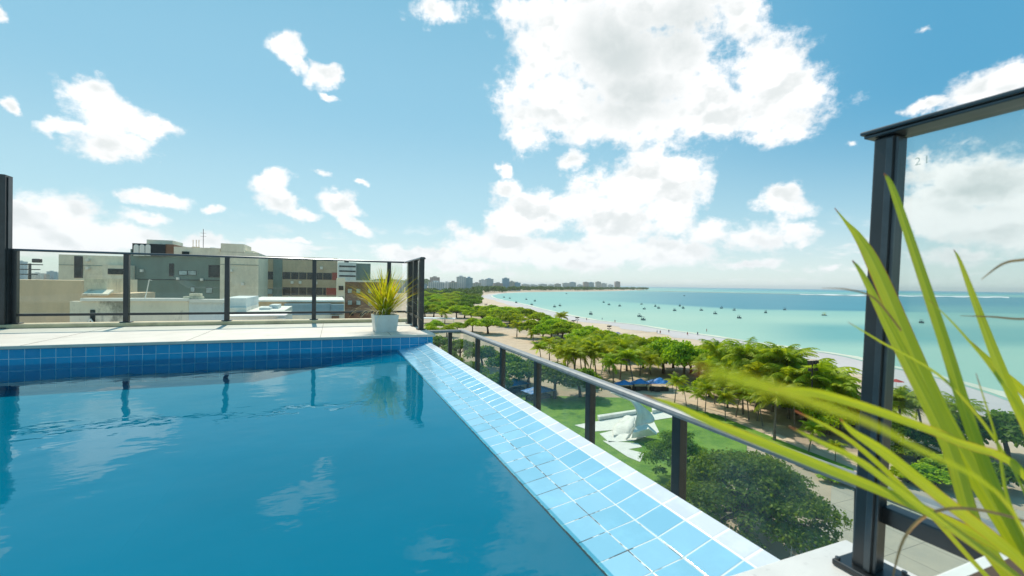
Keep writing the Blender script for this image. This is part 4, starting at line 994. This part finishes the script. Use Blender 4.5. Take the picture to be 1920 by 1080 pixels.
fac(b, Y1, 245, 412, 524, 525, 'charcoal', 'string_course', d=.1, proud=.05)
fac(b, Y1+3, 336, 342, 461, 466, 'white_paint', 'water_tank', d=2); fac(b, Y1+3, 394, 402, 464, 469, 'pale_blue', 'water_tank', d=2)
mb = MB()
for xx in (362, 368, 373): q = onY(xx, 467, Y1+1); mb.tube([(q.x, Y1+1, q.z-.3), (q.x, Y1+1, q.z+1.1)], .04, 5)
q0 = onY(360, 463, Y1+1); q1 = onY(375, 463.5, Y1+1); mb.tube([(q0.x, Y1+1, q0.z), (q1.x, Y1+1, q1.z)], .04, 5); mb.build('roof_ladder', 'tan', b, loc=(0, -Y1, -G))
mb = MB(); A = pz(380, 470, 70)
ant = onY(381, 466, Y1+3); mb.tube([(ant.x, Y1+3, ant.z-1), (ant.x, Y1+3, ant.z+2.4)], .035, 6)
for k in range(2): mb.tube([(ant.x-.3, Y1+3, ant.z+1.5+k*.4), (ant.x+.3, Y1+3, ant.z+1.5+k*.4)], .02, 4)
mb.build('antenna', 'black_metal', b, loc=(0, -Y1, -G))
Y2 = 70
b = bld('banded_building', Y2, 'beige building with dark strip windows, its right end with red panels')
fac(b, Y2, 484, 633, 482, 600, 'band', zbot=G, d=14)
win(b, Y2, 485, 512, 509, 524); win(b, Y2, 530, 622, 511, 524); win(b, Y2, 485, 512, 541, 552, 'window_pale'); win(b, Y2, 530, 611, 539, 553)
clutter(b, Y2, [(493, 527, 5, 5), (545, 527, 5, 5), (560, 527, 5, 5), (590, 528, 5, 5), (600, 500, 5, 5), (540, 556, 5, 5)])
for xm in (545, 560, 575, 590, 605): fac(b, Y2, xm, xm+.8, 511, 524, 'band', 'mullion', d=.08, proud=.1); fac(b, Y2, xm, xm+.8, 539, 553, 'band', 'mullion', d=.08, proud=.1)
fac(b, Y2, 512.5, 529.5, 483, 560, 'greywall', 'recess', d=.2, proud=.12)
fac(b, Y2, 623, 632.5, 511, 525, 'red', 'red_panel', d=.1, proud=.15); fac(b, Y2, 612, 632.5, 540, 553, 'red', 'red_panel', d=.1, proud=.15)
Y3 = 120
b = bld('striped_block', Y3, 'pale blue-grey block with horizontal window stripes behind the potted plant')
fac(b, Y3, 634, 668, 492, 600, 'pale_blue', zbot=G, d=14); fac(b, Y3+2, 667.5, 695, 494, 600, 'greywall', 'side_wing', zbot=G, d=14)
for yv in (498, 507, 516, 526): win(b, Y3, 636, 667, yv, yv+3)
fac(b, Y3+5, 646, 654, 489, 493, 'charcoal', 'roof_tank', d=3)
Y4 = 50
b = bld('brick_house', Y4, 'dark brick house with small windows beside the white pot')
fac(b, Y4, 646, 733, 528, 600, 'brick', zbot=G, d=9); fac(b, Y4-.3, 632, 647, 521, 600, 'cream', 'corner_tower', zbot=G, d=9)
for xx, yv in ((652, 541), (668, 541), (690, 541), (652, 563), (668, 563), (690, 565), (655, 583), (675, 583)): win(b, Y4, xx, xx+8, yv, yv+9, 'window_pale' if (xx+yv) % 2 else 'window_dark')
fac(b, Y4, 645, 735, 526, 529, 'white_wall', 'cornice', d=9.3, proud=.2)
for yv in (536, 556): win(b, Y4-.3, 635, 644, yv, yv+8)
Y5 = 34
b = bld('low_block', Y5, 'low beige block with a white roof edge and a grey-blue tiled wall')
fac(b, Y5, 462, 645, 566, 640, 'tan', zbot=G, d=7); fac(b, Y5, 460, 646, 563, 566, 'white_wall', 'roof_edge', d=7.4, proud=.2)
fac(b, Y5-.8, 533, 620, 570, 590, 'blue_tilewall', 'tiled_front', d=.7); fac(b, Y5-.85, 620.5, 645, 571, 588, 'blue_tilewall', 'tiled_front', d=.7)
fac(b, Y5-.8, 535, 645, 590.5, 640, 'cream', 'lower_front', zbot=G, d=.7)
fac(b, Y5-.85, 622, 636, 592, 601, 'brick', 'door', d=.1, proud=.1)
Y6 = 26
b = bld('white_rooftops', Y6, 'stepped white rooftops with water tanks left of the low beige block')
fac(b, Y6, 418, 462, 559, 640, 'pale_blue', zbot=G, d=4); fac(b, Y6-.2, 384, 462, 577, 640, 'white_wall', 'lower_roof', zbot=G, d=4)
fac(b, Y6-3, 418, 534, 594, 650, 'white_wall', 'terrace', zbot=G, d=3); fac(b, Y6-3.1, 418, 536, 591.5, 594, 'white_paint', 'terrace_edge', d=3.2)
fac(b, Y6+1, 486, 507, 577, 588, 'pale_blue', 'tank', d=1.5); fac(b, Y6+2, 505, 522, 572, 585, 'pale_blue', 'tank', d=1.5); fac(b, Y6, 462.5, 533, 583, 640, 'white_wall', 'lower_roof', zbot=G, d=5)
fac(b, Y6, 520, 535, 596, 604, 'white_wall', 'vent_box', d=.5, proud=3.2)
Y7 = 22
b = bld('weathered_wall', Y7, 'stained old party wall with a whitewashed top, below the cream building', 'wall')
fac(b, Y7, 131, 354, 565, 640, 'weathered', zbot=G, d=.35); fac(b, Y7, 354.3, 418, 568, 640, 'pale_blue', 'painted_end', zbot=G, d=.35)
fac(b, Y7, 150, 354, 559.5, 564.8, 'white_paint', 'coping', d=.5, proud=.07); fac(b, Y7, 354.5, 420, 561.5, 567.8, 'white_paint', 'coping', d=.5, proud=.07)
w_ = fac(b, Y7, 169, 178, 581, 611, 'window_dark', 'opening', d=.05, proud=.03)
mb = MB(); A = onY(162, 612, Y7-.1); B = onY(169, 598, Y7-.1); C_ = onY(180, 612, Y7-.1); mb.tube([A, B], .03, 5); mb.tube([B, C_], .03, 5); mb.build('brace', 'white_paint', b, loc=(0, -Y7, -G))
Y8 = 30
b = bld('tan_house', Y8, 'plain tan house wall at the far left, with a paler patched section')
fac(b, Y8, -160, 157, 524, 640, 'tan', zbot=G, d=5); fac(b, Y8-.1, 157.3, 200, 523, 553, 'patchy', 'patched_wall', d=4); fac(b, Y8, 157.3, 246, 550, 640, 'tan', 'wall', zbot=G, d=3.5)
mb = MB(); A = onY(158, 549, Y8-.6); B = onY(203, 551, Y8-.6)
for k in range(16):
    x = A.x+(B.x-A.x)*k/15; mb.tube([(x, Y8-.75, A.z-.1), (x, Y8-.11, A.z+.12)], .055, 6)
mb.build('tile_awning', 'weathered', b, loc=(0, -Y8, -G))
# rubble and pipe on the whitewashed wall
pr = empty('pipe', onY(272, 559, Y7+.1), 'thin pale pipe leaning up from the whitewashed wall top', 'pipe'); mb = MB(); mb.tube([(0, 0, 0), (.06, 0, .3), (.13, 0, .75)], .02, 6); mb.tube([(.13, 0, .75), (.22, 0, .72)], .015, 5); mb.build('tube', 'white_paint', pr)
mb = MB(); rb = random.Random(3)
A = onY(363, 560, Y7+.2)
mb.prism([(-.35, -.1), (.1, -.12), (.38, .0), (.3, .15), (-.2, .14)], 0, .10); mb.prism([(-.15, -.05), (.25, -.08), (.3, .1), (-.1, .12)], .1005, .22)
o = mb.build('rubble', 'patchy', None, bevel=.02, loc=(A.x, Y7+.2, A.z)); tag(o, 'broken lump of masonry lying on the whitewashed wall top', 'rubble')
am = empty('street_antenna', gp(56, 535), 'forked aerial mast above the tan wall, at the far left', 'antenna')
am.location = (onY(56, 500, 60).x, 60, G); mb = MB(); zt = onY(56, 494, 60).z-G
mb.tube([(0, 0, 0), (0, 0, zt)], .12, 6)
for k, dz in enumerate((.1, .6, 1.1)): mb.tube([(-1.4+k*.3, 0, zt-dz), (1.0-k*.2, 0, zt-dz)], .05, 5)
mb.build('mast', 'black_metal', am); mb = MB(); mb.box(.2, .9, -.2, .2, zt+.1, zt+.5, Matrix.Rotation(.0, 4, 'Y')); mb.build('lamp_head', 'black_metal', am, bevel=.08)

# ================================================================== SCULPTURE
sb = gp(1185, 822)
scu = empty('monument', sb, 'white curved monument with a horn-like sweeping blade, standing on pale slabs on the lawn', 'sculpture')
def loft(rows, name, th, mat='white_wall'):
    mb = MB(); rr_ = []
    nn = len(rows)
    R_ = [tuple(pz(*a))+tuple(pz(*b)) for a, b in rows]; R_ = smooth_line(R_, 5)
    for a, b in zip(R_, R_[1:]):
        for k in range(4):
            s0_, s1_ = k/4, (k+1)/4
            def L_(q, s):
                A = Vector(q[:3]); B = Vector(q[3:]); bow = Vector((CF.x, CF.y, 0))*(B-A).length*.18*math.sin(PI*s); return A.lerp(B, s)+bow
            mb.quad(L_(a, s0_), L_(a, s1_), L_(b, s1_), L_(b, s0_))
    o = mb.build(name, mat, scu, smooth=True, loc=-sb); import bmesh as bmx
    bm_ = bmx.new(); bm_.from_mesh(o.data); bmx.ops.remove_doubles(bm_, verts=bm_.verts, dist=.01); bmx.ops.recalc_face_normals(bm_, faces=bm_.faces); bm_.to_mesh(o.data); bm_.free()
    s_ = o.modifiers.new('thick', 'SOLIDIFY'); s_.thickness = th; return o
Zs = 70
loft([((1145, 735, Zs+2), (1146, 737, Zs+2)), ((1170, 742, Zs+1.5), (1166, 746, Zs+1)), ((1192, 752, Zs+1), (1182, 753, Zs)), ((1205, 762, Zs+1), (1191, 766, Zs-.5)), ((1219, 774, Zs+1), (1194, 778, Zs-1)), ((1227, 788, Zs+.5), (1191, 789, Zs-1)), ((1220, 794, Zs), (1190, 797, Zs-1)), ((1194, 800, Zs), (1187, 802, Zs-1)), ((1184, 812, Zs-.5), (1180, 812, Zs-1)), ((1180, 822, Zs-1), (1172, 823, Zs-1.3))], 'blade', .25)
def gz(x, y): p = gp(x, y, G+.25); return (x, y, (p-EYE).dot(CF))
loft([((1191, 784, 76), gz(1172, 782)), ((1189, 792, 74.5), gz(1162, 791)), ((1187, 800, 73), gz(1153, 800)), ((1182, 811, 72), gz(1149, 809)), ((1174, 823, 71.3), gz(1150, 818))], 'sail', .2)
mb = MB(); a, b_, c, d, e, f = pz(1184, 822, Zs-2), pz(1232, 815, Zs-1.5), pz(1192, 799, Zs-1), pz(1214, 795, Zs-.5), pz(1216, 804, Zs-2.2), pz(1186, 812, Zs-2.2)
g_, h_ = pz(1233, 812, Zs-.2), pz(1196, 812, Zs+1)
mb.poly([a, b_, e, f]); mb.poly([f, e, d, c]); mb.poly([e, b_, g_, d]); mb.poly([a, f, c, h_]); mb.poly([c, d, g_, h_])
mb.build('wedge', 'white_wall', scu, loc=-sb)
for k, (q, lbl) in enumerate([([(1120, 786), (1192, 775), (1193, 778), (1122, 790)], 'long low white wall behind the monument, left part'), ([(1222, 772), (1262, 765), (1262, 769), (1223, 777)], 'short low white wall right of the monument')]):
    P = [gp(x, y) for x, y in q]; mb = MB(); c0 = P[0]; n_ = 4; i = 0
    mb.prism([(p.x-c0.x, p.y-c0.y) for p in P], 0.14, .75); o = mb.build('low_wall', 'white_wall', None, loc=c0)
    tag(o, lbl, 'wall')

# ================================================================== TENTS
def tent(x, y, wpx, hpx, label, rz):
    p = gp(x, y); Z = (p-EYE).dot(CF); wd = wpx*Z/FP; h = hpx*Z/FP
    r_ = empty('market_tent', p, label, 'tent', 'blue tents under the palms', rz); mb = MB()
    hw = wd/2; z0 = h*.62
    for sx_, sy_ in ((-1, -1), (1, -1), (1, 1), (-1, 1)):
        m2 = MB(); m2.tube([(sx_*hw*.95, sy_*hw*.55, 0), (sx_*hw*.95, sy_*hw*.55, z0)], .05, 6); m2.build('pole', 'wood_dark', r_)
    n = 10
    for i in range(n):
        for j in range(n):
            def zf(u, v):
                return z0+(h-z0)*(1-max(abs(u), abs(v)))**1.15+.08*math.sin(u*9)*math.cos(v*8)
            U = [-1+2*i/n, -1+2*(i+1)/n]; W = [-1+2*j/n, -1+2*(j+1)/n]
            mb.quad(*[(u*hw, v*hw*.6, zf(u, v)) for u, v in ((U[0], W[0]), (U[1], W[0]), (U[1], W[1]), (U[0], W[1]))])
    mb.build('canopy', 'blue_tarp', r_, smooth=False)
    m2 = MB(); m2.box(-hw*.8, hw*.8, -hw*.2, hw*.3, 0.01, .8); m2.box(-hw*.6, -hw*.1, -hw*.45, -hw*.3, 0.01, 1.1); m2.build('counter', 'wood_dark', r_, bevel=.05)
tent(1236, 733, 42, 26, 'bright blue tent, the rightmost of the tents under the palms', -.3)
tent(1200, 732, 34, 23, 'blue tent half hidden by a palm crown, left of the brightest tent', -.3)
tent(1170, 732, 34, 20, 'faded light blue awning just above the handrail, leftmost of the three above it', -.2)
tent(962, 735, 60, 26, 'blue awning seen through the low glass panes', .2)
tent(1010, 748, 60, 26, 'blue-grey awning seen through the low glass, nearer the lawn', .2)
# swing frame beside the palms: pale A-frame
af = empty('timber_frame', gp(1131, 705), 'pale A-shaped timber frame between the palm cluster and the tents', 'frame'); Z = (af.location-EYE).dot(CF); s_ = Z/FP
mb = MB(); mb.tube([(-6*s_, 0, 0), (2*s_, 0, 26*s_)], .12, 6); mb.tube([(14*s_, 0, 0), (2*s_, .3, 26*s_)], .12, 6); mb.build('beams', 'white_paint', af)
# pale canopy roof among the trees near the railing corner
sh = empty('shelter', gp(820, 606), 'low flat-roofed shelter with a pale roof between the trees right of the railing corner', 'shelter', rz=-.4); Z = (sh.location-EYE).dot(CF); s_ = Z/FP
mb = MB(); mb.box(-30*s_, 34*s_, -4, 4, 2.8, 3.2); mb.build('roof', 'pale_blue', sh)
for a in (-28, -8, 12, 32):
    mb = MB(); mb.tube([(a*s_, -3, 0), (a*s_, -3, 2.8)], .15, 6); mb.build('column', 'white_paint', sh)

# ================================================================== POLES, BOATS, PEOPLE
def mast(x, y, hpx, label, lights=True):
    p = gp(x, y); Z = (p-EYE).dot(CF); h = hpx*Z/FP
    r_ = empty('floodlight_mast', p, label, 'light mast', 'floodlight masts along the beach'); mb = MB(); mb.tube([(0, 0, 0), (0, 0, h)], [.2, .12], 6); mb.build('mast', 'wood_dark', r_)
    mb = MB(); mb.box(-1.1, 1.1, -.1, .1, h-.5, h-.3)
    for k in (-1, -.35, .35, 1): mb.box(k-.2, k+.2, -.3, .1, h-.3+.001, h+.2)
    for k in (-.8, .8): mb.box(k-.2, k+.2, -.3, .1, h-1.6, h-1.1)
    mb.build('lamp_bar', 'wood_dark', r_)
mast(1082, 616, 21, 'tallest dark floodlight mast rising from the beach by the clearing')
mast(1075, 616, 15, 'shorter mast just left of the tallest floodlight mast')
mast(1142, 628, 17, 'floodlight mast in front of the row of beach shades')
mast(1521, 800, 122, 'street light among the palms of the grove left of the near post')
mast(911, 590, 20, 'slim mast on the beach beyond the second row of trees')
ex = empty('signal_pole', gp(1483, 1045), 'thin white pole at the foot of the huge shade tree', 'pole'); mb = MB(); mb.tube([(0, 0, 0), (0, 0, 4.6)], .06, 6); mb.build('mast', 'white_paint', ex); mb = MB(); mb.box(-.25, .25, -.05, .05, 4.61, 4.75); mb.build('lamp_head', 'white_paint', ex)
def boat(x, y, wpx, kind, label, hm='hull', cm='canopy_dark'):
    p = gp(x, y, G+.15); Z = (p-EYE).dot(CF); L_ = max(3.2, .58*wpx*Z/FP); rz = {'t': .2, 'h': -YAW}.get(kind, -YAW+random.uniform(-.5, .5))
    r_ = empty('boat', p, label, 'boat', 'boats moored in the bay', rz); mb = MB(); n = 10; prev = None; B = L_*.17
    for i in range(n+1):
        t = i/n; x_ = (t-.5)*L_; wd = B*(1-(2*t-1)**2*.25 if t < .5 else 1-((t-.5)*2)**2.4)+.02; sh_ = .9+.5*(2*t-1)**2
        rw = [(x_, -wd, sh_), (x_, -wd*.6, -.2), (x_, wd*.6, -.2), (x_, wd, sh_), (x_, 0, sh_-.2)]
        if prev:
            for k in range(5): mb.quad(prev[k], rw[k], rw[(k+1) % 5], prev[(k+1) % 5])
        prev = rw
    mb.build('hull', hm, r_)
    mb = MB()
    if kind == 's':
        mb.tube([(0, 0, .8), (0, 0, L_*.74)], .07, 6); mb.prism([(.1, 1.4), (L_*.34, 1.5), (.12, L_*.7)], -.04, .04, Matrix.Rotation(PI/2, 4, 'X')); mb.build('sail', cm, r_)
    else:
        hh_ = 2.5 if wpx < 20 else 3.2
        mb.box(-L_*.32, L_*.18, -B*.9, B*.9, hh_, hh_+.18)
        for a in (-.3, .16):
            for c in (-.8, .8): mb.tube([(a*L_, c*B, .8), (a*L_, c*B, hh_)], .07, 5)
        mb.box(-L_*.12, L_*.1, -B*.5, B*.5, .8, 1.7); mb.build('canopy', cm, r_)
bt_ = [(945, 558, 6, 'n'), (956, 560, 6, 'n'), (987, 562, 7, 'n'), (1003, 565, 8, 'n'), (997, 572, 6, 'n'), (968, 568, 6, 'n'), (1062, 551, 6, 'n'), (1132, 567.5, 7, 'n'), (1142, 572, 8, 'n'), (1162, 574.5, 7, 'n'), (1203, 571, 8, 's'), (1208, 580, 8, 's'), (1229, 575, 8, 'n'), (1235, 578.5, 8, 'n'), (1199, 594, 6, 'n'), (1206, 600.5, 7, 'n'),
       (1265, 583, 8, 'n'), (1275, 574.5, 7, 'n'), (1281, 578.5, 8, 'n'), (1283, 555, 6, 'n'), (1315, 582.5, 8, 'n'), (1341, 589, 8, 'n'), (1353, 578.5, 12, 's'), (1377, 582.5, 12, 'n'), (1386, 597, 10, 'n'), (1436, 587, 8, 'n'), (1472, 581.5, 14, 'n'), (1546, 592, 18, 'n'), (1728, 606, 8, 'n'), (1050, 574, 5, 'n'), (1040, 576, 5, 'n'), (1108, 590, 6, 'n')]
bt_.sort(key=lambda t: t[0])
for k, (x, y, w_, kd) in enumerate(bt_):
    big = w_ >= 12
    hm = 'hull_white' if w_ in (14, 18) or x == 1377 else 'hull'; cm = 'canopy_yellow' if x in (1546,) else 'canopy_dark'
    lab = {1546: 'large yellow-canopied boat in the bay, just left of the near post', 1353: 'dark boat with the tallest dark sail in the middle of the bay', 1377: 'white flat boat just right of the tallest dark sail', 1472: 'long white boat on the edge of the deep blue channel', 1728: 'small boat seen through the near pane'}.get(x)
    boat(x, y, w_, kd, lab or f'small dark {"sailing boat" if kd == "s" else "moored boat"}, {ORD[k]} from the left among the boats in the bay', hm, cm)
# orange boat on the shore
p = gp(1691, 667, G+.2); boat(1691, 668, 26, 'h', 'orange-topped beach boat lying at the water edge behind the near post', 'hull', 'orange')

def person_mesh():
    me = bpy.data.meshes.new('person'); vs = [(0, 0, .95), (0, 0, 1.2), (0, 0, 1.42), (0, 0, 1.52), (0, 0, 1.66), (.12, 0, .9), (.14, .05, .5), (.15, 0, .06), (-.12, 0, .9), (-.14, -.1, .5), (-.15, -.05, .06), (.2, 0, 1.38), (.26, .05, 1.1), (.27, -.05, .85), (-.2, 0, 1.38), (-.26, .0, 1.1), (-.25, -.1, .85), (.16, -.14, .04), (-.16, -.18, .04)]
    es_ = [(0, 1), (1, 2), (2, 3), (3, 4), (0, 5), (5, 6), (6, 7), (0, 8), (8, 9), (9, 10), (2, 11), (11, 12), (12, 13), (2, 14), (14, 15), (15, 16), (7, 17), (10, 18)]
    me.from_pydata(vs, es_, []); o = bpy.data.objects.new('person_tmp', me); col.objects.link(o); m_ = o.modifiers.new('skin', 'SKIN')
    rad = [.15, .14, .15, .06, .11, .09, .065, .045, .09, .065, .045, .055, .045, .035, .055, .045, .035, .04, .04]
    for i, r_ in enumerate(rad): me.skin_vertices[0].data[i].radius = (r_, r_)
    me.skin_vertices[0].data[0].use_root = True
    o.modifiers.new('sub', 'SUBSURF').levels = 1
    dg = bpy.context.evaluated_depsgraph_get(); r = bpy.data.meshes.new_from_object(o.evaluated_get(dg)); bpy.data.objects.remove(o); return r
pm = person_mesh(); pm.materials.clear(); pm.materials.append(MAT['skin'])
shorts = MB(); shorts.box(-.21, .21, -.15, .15, .62, .98)
ppl = [(1153, 605, 'red'), (1254, 624, 'blue'), (1238, 626, 'red'), (1232, 625, 'blue'), (1289, 629, 'red'), (1308, 629, 'blue'), (1129, 600, 'blue'), (1100, 601, 'red'), (1325, 622, 'red'), (1420, 655, 'red')]
ppl.sort(key=lambda t: t[0])
for k, (x, y, c) in enumerate(ppl):
    o = bpy.data.objects.new('person', pm); col.objects.link(o); o.location = gp(x, y, G+.11); o.rotation_euler = (0, 0, k*1.3); o.scale = (1.15, 1.15, 1.1)
    tag(o, f'tiny person in {c} shorts at the water edge, {ORD[k]} from the left', 'person', 'people at the water edge')
    s2 = MB(); s2.box(-.24, .24, -.17, .17, .6, 1.0); s2.build('shorts', 'cloth_'+c, o, bevel=.05)
# beach shades
random.seed(5)
um = [(1158+i*11.5, 632+i*2.6+((i*7) % 3)) for i in range(8)]+[(1680, 729), (1722, 733), (1352, 668)]
for k, (x, y) in enumerate(um):
    p = gp(x, y, G+.06); r_ = empty('beach_umbrella', p, (f'small beach umbrella, {ORD[k]} from the left in its row' if k < 8 else ['red beach umbrella behind the near post', 'green beach umbrella seen through the near pane', 'lone beach umbrella above the palms on the wet sand'][k-8]), 'beach umbrella', 'umbrellas on the sand')
    m2 = MB(); m2.tube([(0, 0, 0), (0, 0, 2.2)], .04, 5); m2.build('pole', 'white_paint', r_)
    m2 = MB(); n = 8; R_ = 1.6
    for i in range(n):
        a0, a1 = 2*PI*i/n, 2*PI*(i+1)/n; m2.poly([(0, 0, 2.4), (R_*math.cos(a0), R_*math.sin(a0), 1.85), (R_*math.cos(a1), R_*math.sin(a1), 1.85)])
    m2.build('canopy', ['cloth_blue', 'wood_dark', 'white_paint', 'cloth_blue'][k % 4] if k < 8 else ['cloth_red', 'leaf_dark', 'orange'][k-8], r_)
# orange beach kiosk at the neck of the beach
kk = empty('beach_kiosk', gp(887, 568), 'orange-red beach kiosk where the beach narrows beside the wood', 'kiosk', rz=-.3); mb = MB(); mb.box(-6, 6, -4, 4, 0, 5); mb.build('wall', 'orange', kk)
mb = MB(); mb.prism([(-7, 5.01), (7, 5.01), (0, 8)], -4.5, 4.5, Matrix.Rotation(PI/2, 4, 'X')); mb.build('roof', 'red', kk)

# ================================================================== DECK FURNITURE BEHIND THE CAMERA (seen mirrored in the far glass)
ch = empty('plastic_chair', (-6.2, -1.9, 0.0), 'white plastic armchair mirrored in the leftmost glass pane', 'chair', rz=1.3)
mb = MB(); mb.box(-.25, .25, -.25, .25, .42, .45); mb.build('seat', 'plastic', ch, bevel=.01)
mb = MB(); mb.prism([(-.24, .45), (.24, .45), (.2, .86), (-.2, .86)], -.27, -.24, Matrix.Rotation(PI/2, 4, 'X')); mb.build('backrest', 'plastic', ch, bevel=.01)
for sx_ in (-.23, .23):
    for sy_ in (-.22, .22):
        mb = MB(); mb.tube([(sx_, sy_, .43), (sx_*1.15, sy_*1.15, 0)], .022, 6); mb.build('leg', 'plastic', ch)
    mb = MB(); mb.tube([(sx_, -.22, .44), (sx_*1.05, -.22, .65), (sx_*1.05, .24, .66)], .02, 6); mb.build('armrest', 'plastic', ch)
def lounger(x, y, rz, label):
    r_ = empty('sun_lounger', (x, y, 0), label, 'sun lounger', 'sun loungers mirrored in the far glass', rz); mb = MB(); mb.box(-.7, .7, -.3, .3, .32, .36); mb.build('seat', 'plastic', r_, bevel=.01)
    mb = MB(); mb.prism([(-.70, .34), (-.70, .38), (-1.2, .76), (-1.23, .73)], -.3, .3, Matrix.Rotation(PI/2, 4, 'X')); mb.build('backrest', 'plastic', r_)
    for a in (-.5, .6):
        for c in (-.27, .27): mb = MB(); mb.tube([(a, c, .33), (a-.08, c, 0)], .025, 6); mb.build('leg', 'plastic', r_)
lounger(-2.2, -3.4, .3, 'white sun lounger mirrored in the middle pane, nearer the potted plant')
lounger(-3.6, -3.2, .15, 'white sun lounger mirrored beside the second railing post')

# ================================================================== AIR
mb = MB(); mb.box(-9000, 12000, -6000, 16000, G-1.2, 60); hzo = mb.build('haze', 'concrete'); hm_ = bpy.data.materials.new('haze'); hm_.use_nodes = True; hn = hm_.node_tree; hn.nodes.clear()
pv = hn.nodes.new('ShaderNodeVolumePrincipled'); pv.inputs['Color'].default_value = (.86, .93, .97, 1); pv.inputs['Density'].default_value = .00007; pv.inputs['Anisotropy'].default_value = .5
oo = hn.nodes.new('ShaderNodeOutputMaterial'); hn.links.new(pv.outputs[0], oo.inputs['Volume']); hzo.data.materials.clear(); hzo.data.materials.append(hm_); tag(hzo, 'thin pale sea haze over the bay and the far city', 'haze', kind='stuff')
